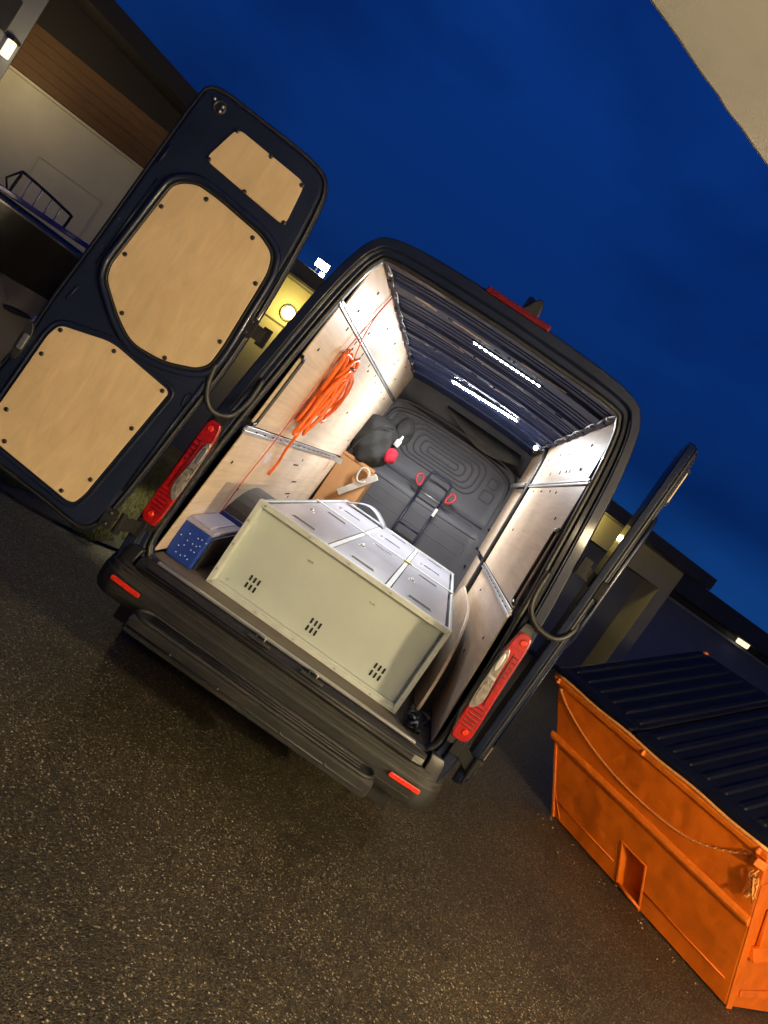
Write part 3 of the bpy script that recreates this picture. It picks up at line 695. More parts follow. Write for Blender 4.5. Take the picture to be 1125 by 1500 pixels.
# step
b = MB(); sp = [(-.272, .428), (-.296, .440), (-.300, .508), (-.284, .524), (-.270, .520), (-.262, .526), (-.160, .526), (-.140, .515), (-.140, .44), (-.16, .428)]
rings = []
for x, k in ((-.69, .62), (-.685, .80), (-.672, .95), (-.65, 1), (.65, 1), (.672, .95), (.685, .80), (.69, .62)):
    cy, cz = -.22, .472
    rings.append([V((x, cy+(y-cy)*k, cz+(z-cz)*k)) for y, z in sp])
b.loft(rings); o = obj('rear_step', b, M['bumper'], VAN); o.data.set_sharp_from_angle(angle=R(20)); st = o
b = MB(); b.prism(rrect(-.61, -.275, .61, -.165, .02), (V((0, 0, .526)), V((1, 0, 0)), V((0, 1, 0)), V((0, 0, 1))), 0, .005); obj('step_tread', b, M['blackp'], st, .002)
b = MB(); b.tube([V((x, y, .528)) for x, y in rrect(-.672, -.288, .672, -.148, .065, 6)], .010, 8, closed=True); obj('step_rim', b, M['bumper'], st)
b = MB(); b.tube([V((x, -.302, .468)) for x in (-.66, 0, .66)], .005, 6); obj('step_groove', b, M['blackp'], st)
for k in range(3):
    b = MB(); b.tube([V((-.60, -.255+.035*k, .536)), V((.60, -.255+.035*k, .536))], .004, 6); obj('tread_ridge', b, M['bumper'], st)
for x in (-.42, -.15, .2, .45):
    mt = facing((0, -1, 0)); mt.translation = V((x, -.302, .47)); link('bolt', SCREW, None, st, mt)
for x in (-.5, .5):
    b = MB(); b.box((x, .0, .44), (.06, .30, .05)); obj('step_bracket', b, M['blackp'], VAN, .004)

# tail lights
for sg in (-1, 1):
    fr = (V((0, -.004, 0)), V((sg, 0, 0)), V((0, 0, 1)), V((0, -1, 0)))
    outl = [(.868, 1.455), (.925, 1.462), (.962, 1.45), (.968, 1.2), (.985, .95), (.985, .85), (.905, .842), (.885, .86), (.872, 1.1)]
    b = MB(); b.prism(chaikin(outl, 2), fr, -.02, .018); tl = obj('taillight', b, M['red'], VAN, .008)
    cl = [(.866, 1.36), (.905, 1.35), (.915, 1.20), (.935, 1.06), (.885, 1.0), (.872, 1.05)]
    b = MB(); b.prism(chaikin(cl, 2), fr, .010, .024); obj('clear_lens', b, M['clear'], tl, .004)
    for z in [1.33-.028*q_ for q_ in range(5)]+[1.03-.022*q_ for q_ in range(6)]:
        lo = z < 1.1; b = MB(); b.prism([(.928-.03*lo, z), (.954+.012*lo, z), (.954+.012*lo, z+.008), (.928-.03*lo, z+.008)], fr, .016, .0215); obj('lens_rib', b, M['redd'], tl, .002)
    b = MB(); b.prism(chaikin([(.920, 1.35), (.928, 1.34), (.945, 1.06), (.936, 1.05), (.922, 1.2)], 1), fr, .014, .0225); obj('lens_border', b, M['redd'], tl, .002)
    b = MB(); b.prism(chaikin([(.872, 1.33), (.895, 1.32), (.898, 1.23), (.876, 1.225)], 2), fr, .022, .028); obj('lamp_bowl', b, M['alu'], tl, .004)
    b = MB(); b.prism(chaikin([(.878, 1.17), (.905, 1.165), (.918, 1.09), (.882, 1.03)], 2), fr, .022, .027); obj('lamp_bowl', b, M['clear'], tl, .004)
    b = MB(); b.prism([(.875, 1.205), (.912, 1.20), (.916, 1.185), (.875, 1.19)], fr, .02, .027); obj('lens_divider', b, M['steel'], tl)
    for z in (1.415, .895):
        b = MB(); b.loft([ring((sg*(.925 if z > 1 else .942), -.02, z), (0, -1, 0), .020, 14), ring((sg*(.925 if z > 1 else .942), -.028, z), (0, -1, 0), .012, 14)]); obj('lens_ring', b, M['redb'], tl)
    b = MB(); b.prism(chaikin([(.862, 1.50), (.955, 1.51), (.99, .83), (.865, .80)], 1), fr, -.03, .004); obj('taillight_housing', b, M['blackp'], VAN)
# high brake light and roof aerial
b = MB(); b.box((0, -.008, 2.722), (.36, .03, .030)); obj('brake_light', b, M['redd'], VAN, .006)
b = MB(); fin = chaikin([(-.06, 0), (.07, 0), (.06, .05), (.045, .115), (.015, .125), (-.03, .09)], 2)
b.prism([(y, z) for y, z in fin], (V((.02, .16, 2.735)), V((0, 1, 0)), V((0, 0, 1)), V((1, 0, 0))), -.018, .018)
b.prism(chaikin([(-.065, 0), (.08, 0), (.075, .10), (.05, .13), (.02, .12), (.0, .06)], 2), (V((.02, .14, 2.725)), V((1, 0, 0)), V((0, 0, 1)), V((0, 1, 0))), -.03, .03); obj('roof_aerial', b, M['blackp'], VAN, .008)

# rear doors
D_OUT = [(.65, 2.729), (.59, 2.759), (.385, 2.751), (.159, 2.743), (.07, 2.733), (.002, 2.716), (-.044, 2.675), (-.071, 2.601), (-.096, 2.358), (-.116, 1.978), (-.114, 1.691), (-.087, 1.382), (-.048, .907), (-.025, .762), (.02, .684), (.082, .663), (.268, .690), (.498, .712), (.724, .736), (.791, .748), (.805, .814), (.770, 1.163), (.738, 1.289), (.738, 1.521), (.715, 1.803), (.692, 2.251), (.668, 2.684)]
D_UP = [(.426, 2.639), (.047, 2.614), (.021, 2.399), (.476, 2.441)]
D_MID = [(.501, 2.292), (.443, 2.326), (.33, 2.326), (.084, 2.30), (-.001, 2.262), (-.028, 2.18), (-.031, 2.098), (-.04, 1.78), (-.034, 1.677), (.007, 1.63), (.148, 1.571), (.31, 1.562), (.414, 1.621), (.53, 1.72), (.556, 1.752), (.571, 1.81), (.537, 2.194), (.53, 2.257)]
D_LOW = [(.62, 1.445), (.387, 1.512), (.066, 1.47), (.049, 1.455), (.12, .834), (.14, .777), (.176, .769), (.56, .82), (.581, .832), (.66, .97), (.656, 1.018), (.641, 1.379)]
D_SCR = [(.421, 2.627), (.238, 2.622), (.054, 2.598), (.031, 2.412), (.253, 2.423), (.459, 2.449), (.375, 2.296), (.111, 2.274), (-.012, 2.11), (.523, 2.153), (.545, 1.881), (.417, 1.650), (-.020, 1.794), (.149, 1.588), (.605, 1.427), (.62, 1.287), (.356, 1.483), (.077, 1.453), (.101, 1.225), (.132, .914), (.215, .795), (.55, .849), (.619, .98)]
def cut_corners(p, d):
    out = []; n = len(p)
    for i in range(n):
        a, b, c = V(p[i-1]), V(p[i]), V(p[(i+1) % n])
        out += [tuple(b+(a-b).normalized()*min(d, (a-b).length*.45)), tuple(b+(c-b).normalized()*min(d, (c-b).length*.45))]
    return chaikin(out, 2)
def rear_door(o, e, n, label, hs):
    ev = V((0, 0, 1)); fr = (o, e, ev, n)
    ol = chaikin(D_OUT, 2)
    b = MB(); b.prism(ol, fr, -.075, -.035); sh = obj('rear_door', b, M['navy'], VAN, .008, 3, label)
    b = MB(); b.prism(inset(ol, .028), fr, -.035, -.004); obj('inner_frame', b, M['navy'], sh, .012, 3)
    b = MB(); b.tube([o+e*u+ev*v+n*(-.028) for u, v in inset(ol, .016)], .009, 6, closed=True); obj('door_seal', b, M['rubber'], sh)
    # pressed rim round the middle opening
    mid = fillet(D_MID, .09)
    b = MB(); b.tube([o+e*u+ev*v+n*0 for u, v in inset(mid, -.032)], .017, 8, closed=True); obj('pressed_rim', b, M['navy'], sh)
    b = MB(); b.tube([o+e*u+ev*v+n*-.002 for u, v in inset(mid, -.010)], .007, 6, closed=True); obj('panel_gasket', b, M['rubber'], sh)
    low = fillet(D_LOW, .05); up = fillet(D_UP, .04)
    b = MB(); b.tube([o+e*u+ev*v+n*-.006 for u, v in inset(low, -.022)], .010, 6, closed=True); obj('pressed_rim', b, M['navy'], sh)
    for p in (up, mid, low):
        b = MB(); b.prism(p, fr, -.004, .006); obj('plywood_panel', b, M['plydoor'], sh, .002, 2)
    for u, v in D_SCR:
        mt = facing(n); mt.translation = o+e*u+ev*v+n*.006; link('screw', SCREW, None, sh, mt @ Matrix.Scale(1.15, 4))
    # stamped grooves
    for (a, c) in (((.632, 2.40), (.640, 2.30)), ((.600, 2.248), (.630, 1.77)), ((.645, 1.64), (.66, 1.56)), ((-.075, 2.3), (-.09, 1.75)), ((-.06, 1.60), (-.02, .95))):
        b = MB(); b.tube([o+e*a[0]+ev*a[1]+n*-.002, o+e*c[0]+ev*c[1]+n*-.002], .006, 6); obj('stamped_groove', b, M['navy'], sh)
    b = MB(); b.tube([o+e*u+ev*v+n*-.004 for u, v in chaikin([(-.02, 1.52), (-.07, 1.50), (-.03, 1.42)], 1)], .005, 6, closed=True); obj('stamped_groove', b, M['navy'], sh)
    # latch stop with three bright studs
    b = MB(); b.loft([ring(o+e*.545+ev*2.668+n*-.006, n, .034, 18), ring(o+e*.545+ev*2.668+n*.0, n, .032, 18), ring(o+e*.545+ev*2.668+n*.0, n, .022, 18), ring(o+e*.545+ev*2.668+n*-.004, n, .020, 18)], cap=True); lp = obj('top_latch', b, M['blackp'], sh)
    for u, v in ((.579, 2.685), (.530, 2.676), (.532, 2.652)):
        b = MB(); b.ball(o+e*u+ev*v+n*.002, .008, 8); obj('stud', b, M['alu'], sh)
    b = MB(); b.prism(chaikin([(.72, 1.40), (.745, 1.36), (.74, 1.20), (.70, 1.19), (.69, 1.33)], 2), fr, -.006, .016); obj('lock', b, M['blackp'], sh, .004)
    b = MB(); b.prism(rrect(.70, 1.25, .725, 1.33, .008), fr, .014, .024); obj('latch_plate', b, M['steel'], sh, .002)
    for z in (2.0, 1.85):
        mt = facing(n); mt.translation = o+e*.655+ev*z+n*-.003; link('screw', SCREW, None, sh, mt @ Matrix.Scale(.6, 4))
    # hinges
    for z in hs:
        b = MB()
        p = o+e*(-.085)+ev*z; q = V((math.copysign(.955, o.x), .0, z))
        b.cyl(p+V((0, 0, -.055))+n*-.03, p+V((0, 0, .055))+n*-.03, .016, 10)
        b.cyl(q+V((0, 0, -.05)), q+V((0, 0, .05)), .016, 10)
        b.hexa([q+V((0, -.014, -.035)), p+n*-.045+V((0, 0, -.035)), p+n*-.015+V((0, 0, -.035)), q+V((0, .014, -.035)), q+V((0, -.014, .035)), p+n*-.045+V((0, 0, .035)), p+n*-.015+V((0, 0, .035)), q+V((0, .014, .035))])
        h = obj('hinge', b, M['hinge'], sh, .003)
        b = MB(); b.box(q+V((0, -.010, 0)), (.05, .016, .10)); obj('hinge_plate', b, M['hinge'], h, .004)
        b = MB(); b.prism(rrect(-.118, z-.05, -.068, z+.05, .012) if z > 1.5 else rrect(-.06, z-.05, .0, z+.05, .012), fr, -.035, -.002); obj('hinge_leaf', b, M['hinge'], h, .003)
        for dz in (-.03, .03):
            mt = facing(n); mt.translation = o+e*(-.092 if z > 1.5 else -.03)+ev*(z+dz)+n*-.002; link('bolt', SCREW, None, sh, mt)
    return sh
a = R(10)
rear_door(V((-1.08, -.2, 0)), V((-math.cos(a), -math.sin(a), 0)), V((math.sin(a), -math.cos(a), 0)), 'left rear door swung open showing its ply panels', (1.93, .80))
a2 = R(10.5)
e_r = V((math.sin(a2), math.cos(a2), 0)); n_r = V((math.cos(a2), -math.sin(a2), 0))
RD = rear_door(V((1.115, .06, -.05)), e_r, n_r, 'right rear door folded right round, seen edge on', (1.88, .82))
# check cables
for pts in ([(-1.02, -.195, 1.70), (-1.005, -.18, 1.60), (-.97, -.15, 1.525), (-.92, -.12, 1.50), (-.86, -.08, 1.53), (-.84, -.03, 1.63), (-.845, .0, 1.76)], [(.835, .0, 1.77), (.835, -.035, 1.65), (.86, -.05, 1.57), (.924, -.06, 1.523), (1.004, -.06, 1.517), (1.055, -.05, 1.545), (1.085, -.02, 1.61), (1.07, .02, 1.68)]):
    b = MB(); b.tube([tuple(v) for v in crom(pts, 7)], .0145, 10); obj('check_strap', b, M['rubber'], VAN)

# ------------------------------------------------------------------ locker cabinet lying on its back
LK = thing('locker_cabinet', 'pale beige steel locker cabinet lying on its back with vented end towards the rear', 'locker', (.03, .3, .69))
LM = Matrix.Translation((.03, .28, .69)) @ Matrix.Rotation(R(-1.2), 4, 'Z')
def lk(b): bmesh.ops.transform(b.bm, matrix=LM, verts=b.bm.verts); return b
W2, H2, L1, L2 = .618, .530, 1.68, 3.17
b = MB(); b.box((0, .062, H2/2+.0), (2*W2-.05, .004, H2-.05)); obj('vented_end_panel', lk(b), M['beige'], LK)
# end frame (four flanges)
fo = [(-W2, 0), (W2, 0), (W2, H2), (-W2, H2)]
for p0, p1, q1, q0 in ((0, 1, 1, 0), (1, 2, 2, 1), (2, 3, 3, 2), (3, 0, 0, 3)):
    A_, B_ = V(fo[p0]), V(fo[p1]); t = .028
    inn = [(-W2+t, t), (W2-t, t), (W2-t, H2-t), (-W2+t, H2-t)]
    C_, D_ = V(inn[p1]), V(inn[p0])
    b = MB(); pts = [A_, B_, C_, D_]
    b.hexa([(p.x, 0, p.y) for p in pts]+[(p.x, .012, p.y) for p in pts])
    obj('end_flange', lk(b), M['beigef'], LK, .0015, 1)
for x0, x1, z0, z1 in ((-W2+.026, W2-.026, .024, .030), (-W2+.026, W2-.026, H2-.030, H2-.024)):
    b = MB(); b.box(((x0+x1)/2, .036, (z0+z1)/2), (x1-x0, .050, z1-z0)); obj('return_lip', lk(b), M['beigef'], LK)
for x in (-W2+.027, W2-.027):
    b = MB(); b.box((x, .036, H2/2), (.006, .050, H2-.06)); obj('return_lip', lk(b), M['beigef'], LK)
# shell
b = MB(); b.box((0, L2/2+.02, .02), (2*W2-.004, L2, .03)); obj('back_sheet', lk(b), M['beigef'], LK)
for x in (-W2+.004, W2-.004):
    b = MB(); b.box((x, L2/2+.02, H2/2), (.008, L2, H2-.004)); obj('side_sheet', lk(b), M['locker'], LK, .001, 1)
b = MB(); b.box((0, L2+.02, H2/2), (2*W2-.004, .01, H2)); obj('top_sheet', lk(b), M['beigef'], LK)
b = MB(); b.box((0, L1, H2-.008), (2*W2, .06, .022)); obj('cross_rail', lk(b), M['beigef'], LK, .002)
b = MB(); b.box((0, L2, H2-.008), (2*W2, .05, .022)); obj('cross_rail', lk(b), M['beigef'], LK, .002)
b = MB(); b.box((0, .03, H2-.006), (2*W2, .036, .018)); obj('cross_rail', lk(b), M['beigef'], LK, .002)
b = MB(); b.box((0, L1, H2/2), (2*W2-.02, .01, H2-.05)); obj('tier_divider', lk(b), M['beigef'], LK)
cols = (-W2+.022, -.175, .205, W2-.022)
for x in cols[1:3]+(-W2+.009, W2-.009):
    b = MB(); b.box((x, L2/2, H2-.014), (.030 if abs(x) < .5 else .018, L2-.05, .016)); obj('door_stile', lk(b), M['beigef'], LK, .002)
q = MB(); q.prism(rrect(-.072, -.021, .072, .021, .008), (V((0, 0, 0)), V((1, 0, 0)), V((0, 1, 0)), V((0, 0, 1))), 0, .004); LSLOT = shared('vent_slot', q); LSLOT.materials.append(M['dark'])
for (y0, y1) in ((.055, L1-.036), (L1+.036, L2-.03)):
    for x0, x1 in zip(cols, cols[1:]):
        b = MB(); b.box(((x0+x1)/2, (y0+y1)/2, H2-.010), (x1-x0-.040, y1-y0, .016))
        d = obj('locker_door', lk(b), M['locker'], LK, .003, 2)
        xm = (x0+x1)/2
        for yy in ((.235, 1.41) if y0 < 1 else (L1+.55, L1+1.22)):
            link('vent_slot', LSLOT, None, d, LM @ Matrix.Translation((xm, yy, H2-.0012)))
            b = MB()
            b.box((xm, yy-.030, H2-.001), (.16, .006, .006)); obj('pressed_lip', lk(b), M['locker'], d, .002)
        yl = .88 if y0 < 1 else L1+.42
        b = MB(); b.cyl((xm-.10, yl, H2-.004), (xm-.10, yl, H2+.010), .016, 14); b.box((xm-.10, yl+.018, H2+.012), (.014, .05, .008)); k = obj('lock_handle', lk(b), M['steel'], d, .002)
        b = MB(); b.box((xm-.10, yl, H2-.0005), (.05, .075, .003)); obj('lock_plate', lk(b), M['white'], d, .001)
q = MB(); q.prism(rrect(-.006, -.017, .006, .017, .005), (V((0, 0, 0)), V((1, 0, 0)), V((0, 0, 1)), V((0, -1, 0))), 0, .002); VENT = shared('vent_slot', q); VENT.materials.append(M['dark'])
for cx, cz in ((-.405, .118), (.000, .118), (.418, .118)):
    for i in range(3):
        for j in range(2):
            link('vent_slot', VENT, None, LK, LM @ Matrix.Translation((cx+(i-1)*.026, .0595, cz+(j-.5)*.046)))
q = MB(); q.cyl((0, 0, 0), (0, -.003, 0), .006, 8); RIV = shared('rivet', q); RIV.materials.append(M['steel'])
for x in (-.59, -.3, -.05, .22, .45, .59):
    for z in (.014, H2-.014): link('rivet', RIV, None, LK, LM @ Matrix.Translation((x+.02*(z > .2), 0, z)))
for z in (.09, .25, .40):
    for x in (-W2+.014, W2-.014): link('rivet', RIV, None, LK, LM @ Matrix.Translation((x, 0, z)))
for x, z in ((-.22, .40), (-.20, .40), (.18, .405), (.20, .405), (-.535, .06), (.56, .05)): link('rivet', RIV, None, LK, LM @ Matrix.Translation((x, .060, z)))
b = MB(); b.box((.21, L1-.02, H2+.006), (.07, .05, .004)); obj('yellow_sticker', lk(b), mat('yellow_tape', (.75, .75, .12), .5), LK)

# ------------------------------------------------------------------ blue crate
CR = thing('tool_crate', 'blue plastic crate speckled with white dots under a lilac grey lid', 'crate', (-.785, .5, .69))
b = MB(); b.hexa([(-.855, .27, .69), (-.685, .27, .69), (-.685, .80, .69), (-.855, .80, .69), (-.868, .25, .915), (-.678, .25, .915), (-.678, .82, .915), (-.868, .82, .915)]); obj('crate_body', b, M['blue'], CR, .012)
b = MB(); b.box((-.773, .535, .925), (.205, .59, .022)); ld = obj('crate_lid', b, M['lid'], CR, .006)
b = MB(); b.box((-.775, .50, .940), (.13, .48, .014)); obj('lid_panel', b, M['lid'], ld, .005)
b = MB(); b.box((-.860, .535, .945), (.02, .56, .04)); obj('lid_rim', b, M['blue'], ld, .005)
b = MB(); b.box((-.78, .815, .945), (.18, .02, .04)); obj('lid_rim', b, M['blue'], ld, .005)
b = MB(); b.box((-.676, .535, .80), (.012, .50, .20)); obj('crate_side_panel', b, M['blackp'], CR, .004)
rd = random.Random(2); q = MB(); q.ball((0, 0, 0), .0038, 8); DOT = shared('white_dot', q); DOT.materials.append(M['white'])
for i in range(6):
    for j in range(4):
        z = .735+.045*j+rd.uniform(-.010, .010); x = -.825+.024*i+(.012 if j % 2 else 0)+rd.uniform(-.006, .006)
        if rd.random() < .25: continue
        link('white_dot', DOT, None, CR, Matrix.Translation((x, .271-.02*(z-.69)/.225, z)))

# ------------------------------------------------------------------ orange hose on the left wall
def lw(y, z, off): return wp(-1, y, z, off)
HS = thing('hose_coil', 'orange hose coiled in long loops hanging on the left ply wall', 'hose', (-.77, 1.0, 1.86))
rh = random.Random(9); b = MB(); pts = []
for i in range(10):
    if i % 3 < 2: cy, hw, zt, zb = .98+rh.uniform(-.10, .10), rh.uniform(.06, .13), 2.18-rh.uniform(0, .08), 1.56+rh.uniform(0, .12)
    else: cy, hw, zt, zb = 1.25+rh.uniform(-.05, .08), rh.uniform(.15, .24), 2.12-rh.uniform(0, .06), 1.72+rh.uniform(0, .1)
    lean = rh.uniform(-.10, .16)
    for k in range(16):
        a = 2*math.pi*k/16
        y = cy+hw*math.sin(a)*(1+.25*math.cos(a))-lean*math.cos(a); z = (zt+zb)/2+(zt-zb)/2*math.cos(a)
        pts.append(tuple(lw(y, z, .016+.006*i*.9+.012*abs(math.sin(a*2+i)))))
b.tube([tuple(v) for v in crom(pts, 3)], .0125, 7); obj('hose_loops', b, M['orange'], HS)
b = MB(); b.tube([tuple(v) for v in crom([lw(.95, 2.60, .012), lw(.90, 2.45, .014), lw(.95, 2.30, .02), lw(1.0, 2.15, .05)], 5)], .0045, 6); obj('hose_tail', b, M['orange'], HS)
b = MB(); b.tube([tuple(v) for v in crom([lw(1.0, 1.60, .05), lw(1.10, 1.46, .03), lw(1.2, 1.36, .02), lw(1.22, 1.25, .014)], 5)], .010, 6); obj('hose_tail', b, M['orange'], HS)
b = MB(); b.tube([tuple(lw(1.0+.07*math.sin(2*math.pi*k/12), 2.10+.012*math.cos(2*math.pi*k/12), .05+.035*math.cos(2*math.pi*k/12))) for k in range(12)], .009, 6, closed=True); obj('hose_tie', b, M['blackp'], HS)
b = MB(); b.tube([tuple(v) for v in crom([lw(.93, 2.55, .01), lw(.80, 2.3, .022), lw(.74, 1.9, .012), lw(.72, 1.5, .022), lw(.735, 1.2, .012), lw(.76, .95, .012)], 6)], .0032, 6)
tag(obj('orange_cord', b, M['cordred']), 'thin red orange cord running down the joint of the left ply wall', 'cord')

# ------------------------------------------------------------------ goods at the front of the load space
BX = thing('cardboard_box', 'plain brown cardboard box standing behind the lockers by the left wall', 'box', (-.62, 3.75, .69))
b = MB(); b.box((-.625, 3.78, 1.13), (.36, .42, .88)); obj('box_body', b, M['card'], BX, .004)
b = MB(); b.box((-.625, 3.565, 1.585), (.355, .004, .03)); obj('box_tape', b, M['card'], BX)
# bag: crumpled dark cloth
def lump(c, sz, seed, n=20, amp=.22):
    bm = bmesh.new(); bmesh.ops.create_icosphere(bm, subdivisions=5, radius=1)
    rq = random.Random(seed); ph = [(rq.uniform(0, 6), rq.uniform(1.5, 4.5), V((rq.uniform(-1, 1), rq.uniform(-1, 1), rq.uniform(-1, 1))).normalized()) for _ in range(n)]
    for v in bm.verts:
        d = sum(((1-2*abs(math.sin(p+f*v.co.dot(k)*1.3))) if i % 2 else math.sin(p+f*v.co.dot(k)*2))/f for i, (p, f, k) in enumerate(ph))/n*3.4
        v.co = v.co*(1+amp*d); v.co = V((c[0]+v.co.x*sz[0], c[1]+v.co.y*sz[1], c[2]+v.co.z*sz[2]))
    for f in bm.faces: f.smooth = True
    return bm
BG = thing('cloth_bag', 'crumpled black fabric bag slumped on top of the brown cardboard box', 'bag', (-.62, 3.7, 1.58))
bm = lump((-.625, 3.70, 1.83), (.235, .25, .27), 4, amp=.30)
for v in bm.verts:
    if v.co.z < 1.585: v.co.z = 1.585
obj('bag_body', bm, M['cloth'], BG)
bm = lump((-.455, 3.82, 2.06), (.10, .12, .16), 8); obj('bag_hood', bm, M['cloth'], BG)
b = MB(); b.tube([tuple(v) for v in crom([(-.75, 3.47, 1.60), (-.72, 3.44, 1.78), (-.62, 3.43, 1.98), (-.52, 3.5, 2.02)], 6)], .012, 6, flat=.5); obj('bag_strap', b, M['blackp'], BG)
bm = lump((-.415, 3.58, 1.80), (.07, .06, .085), 12, amp=.3); tag(obj('red_cloth', bm, M['redcloth']), 'crumpled red cloth hanging beside the black bag', 'cloth')
b = MB(); b.loft([ring((-.425+.02*0, 3.56, 1.90), (.1, 0, 1), .030, 12), ring((-.42, 3.56, 1.96), (.1, 0, 1), .030, 12), ring((-.415, 3.56, 1.985), (.1, 0, 1), .012, 12), ring((-.413, 3.56, 2.02), (.1, 0, 1), .010, 12)]); tag(obj('white_bottle', b, M['white']), 'small white bottle on the red cloth beside the black bag', 'bottle')
b = MB(); pts = []
for k in range(60):
    a = 2*math.pi*k/12; pts.append((-.52+(.055+.006*math.sin(k))*math.cos(a), 3.53+.008*math.sin(k*.7)-.008*(k//12), 1.50+.075*math.sin(a)))
b.tube(pts, .010, 6); tag(obj('rope_coil', b, M['rope']), 'small coil of pale rope on the front of the brown box', 'rope')
b = MB(); p0, p1 = V((-.63, 3.50, 1.235)), V((-.40, 3.55, 1.56)); d = (p1-p0).normalized(); s_ = V((0, -1, 0)); t_ = d.cross(s_)
for o1, o2, w, h in ((0, 0, .06, .006), (.027, -.015, .006, .03), (-.027, -.015, .006, .03)):
    c0 = p0+t_*o1-s_*o2*-1; c1 = p1+t_*o1-s_*o2*-1
    b.hexa([c0+t_*w/2+s_*h/2, c0-t_*w/2+s_*h/2, c0-t_*w/2-s_*h/2, c0+t_*w/2-s_*h/2, c1+t_*w/2+s_*h/2, c1-t_*w/2+s_*h/2, c1-t_*w/2-s_*h/2, c1+t_*w/2-s_*h/2])
tag(obj('metal_channel', b, M['alu'], bev=.001), 'silver metal channel leaning on the brown box behind the lockers', 'channel')
b = MB(); rows = []
for k in range(13):
    t = k/12; x = -.47+.40*t; z = 1.235+.085*math.sin(math.pi*t)
    rows.append([V((x, 3.12, z)), V((x+.02, 3.30, z+.005))])
b.loft(rows, closed=False, cap=False); o = obj('foam_strip', b, M['locker']); o.modifiers.new('solid', 'SOLIDIFY').thickness = .012
tag(o, 'bowed grey strip lying across the far left lockers', 'strip')
# hand truck against the bulkhead
HT = thing('hand_truck', 'folding dark blue hand truck with red grips leaning on the bulkhead', 'hand truck', (.11, 4.0, .69))
def hy(z): return 3.98+(z-.7)*.13
for x in (-.015, .238):
    b = MB(); b.tube([(x, hy(.75), .75), (x, hy(1.70), 1.70)], .013, 8); obj('rail', b, M['tube'], HT)
b = MB(); b.tube([tuple(v) for v in crom([(-.015, hy(1.68), 1.68), (-.015, hy(1.86), 1.86), (.02, hy(1.915), 1.915), (.20, hy(1.915), 1.915), (.238, hy(1.86), 1.86), (.238, hy(1.68), 1.68)], 5)], .012, 8); obj('handle', b, M['tube'], HT)
for z in (1.68, 1.30, 1.0):
    b = MB(); b.tube([(-.015, hy(z), z), (.238, hy(z), z)], .009, 8); obj('cross_bar', b, M['alu'] if z > 1.6 else M['tube'], HT)
for sg, x in ((-1, -.035), (1, .258)):
    b = MB(); b.tube([tuple(v) for v in chaikin([(x, hy(1.72), 1.70), (x+sg*.075, hy(1.72)-.02, 1.75), (x+sg*.085, hy(1.8)-.02, 1.82), (x+sg*.02, hy(1.8), 1.84)], 2)], .012, 8, closed=True); obj('grip', b, M['grip'], HT)
b = MB(); b.box((.243, hy(1.58)-.016, 1.575), (.03, .006, .09)); obj('tag', b, M['white'], HT)
for x in (-.08, .30):
    b = MB(); b.cyl((x-.02, 3.93, .79), (x+.02, 3.93, .79), .09, 18); obj('wheel', b, M['tyre'], HT)
b = MB(); b.box((.11, 3.88, .70), (.36, .22, .012)); obj('toe_plate', b, M['tube'], HT, .003)
# black straps by right rear
b = MB(); rs = random.Random(21); pts = []
for k in range(46):
    pts.append((.745+rs.uniform(-.055, .055), .20+rs.uniform(-.08, .14), .705+rs.uniform(0, .085)))
b.tube([tuple(v) for v in crom(pts, 3)], .010, 6); tag(obj('strap_bundle', b, M['tube']), 'tangled dark strap bundle beside the lockers at the right sill', 'strap')

# ------------------------------------------------------------------ orange skip
SK = thing('skip', 'orange steel waste skip with a sloping black ribbed lid', 'skip', (3.2, 2.3, 0))
B1, B2 = V((2.584, 3.002, 0)), V((3.722, 1.514, 0)); TL, TR = V((1.948, 3.095, 1.03)), V((3.345, 1.485, 1.03))
fd = (B2-B1).normalized(); dd = V((-fd.y, fd.x, 0)); 
if dd.x < 0: dd = -dd
C1, C2 = B1+dd*1.35, B2+dd*1.35
UL, UR = TL+dd*1.62+V((0, 0, .86)), TR+dd*1.62+V((0, 0, .86))
lift = V((0, 0, .012))
fn = (B2-B1).cross(TL-B1).normalized()
if fn.y > 0: fn = -fn
def fp(s, t): # bilinear on the front face
    return B1.lerp(B2, s).lerp(TL.lerp(TR, s), t)
def lf(s, t, o): return fp(s, t)+fn*o
S_, T_ = (0, .437, .558, 1), (0.012, .30, 1)
b = MB(); gv = [[b.bm.verts.new(fp(s, t)) for t in T_] for s in S_]
for i in range(3):
    for j in range(2):
        if (i, j) != (1, 0): b.face([gv[i][j], gv[i+1][j], gv[i+1][j+1], gv[i][j+1]])
c1, c2, u1, u2 = b.verts([C1+lift, C2+lift, UL, UR])
b.face([gv[3][0], c2, u2, gv[3][2], gv[3][1]]); b.face([c2, c1, u1, u2]); b.face([c1, gv[0][0], gv[0][1], gv[0][2], u1])
b.face([gv[i][2] for i in range(4)]+[u2, u1])
sk = obj('skip_body', b, M['skip'], SK, .010, 2)
b = MB(); D_ = -.13; p_ = [lf(.437, .012, 0), lf(.558, .012, 0), lf(.558, .30, 0), lf(.437, .30, 0)]; k_ = [lf(.437, .012, D_), lf(.558, .012, D_), lf(.558, .30, D_), lf(.437, .30, D_)]
a_ = b.verts(p_); c_ = b.verts(k_)
for i in range(4): b.face([a_[i], a_[(i+1) % 4], c_[(i+1) % 4], c_[i]])
b.face(c_); obj('lifting_pocket', b, M['skip'], SK)
for s0, s1, t0, t1 in ((.428, .437, .0, .31), (.558, .567, .0, .31), (.428, .567, .30, .312)):
    b = MB(); b.hexa([lf(s0, t0, 0), lf(s1, t0, 0), lf(s1, t1, 0), lf(s0, t1, 0), lf(s0, t0, .008), lf(s1, t0, .008), lf(s1, t1, .008), lf(s0, t1, .008)]); obj('pocket_edge', b, M['skipe'], SK, .002)
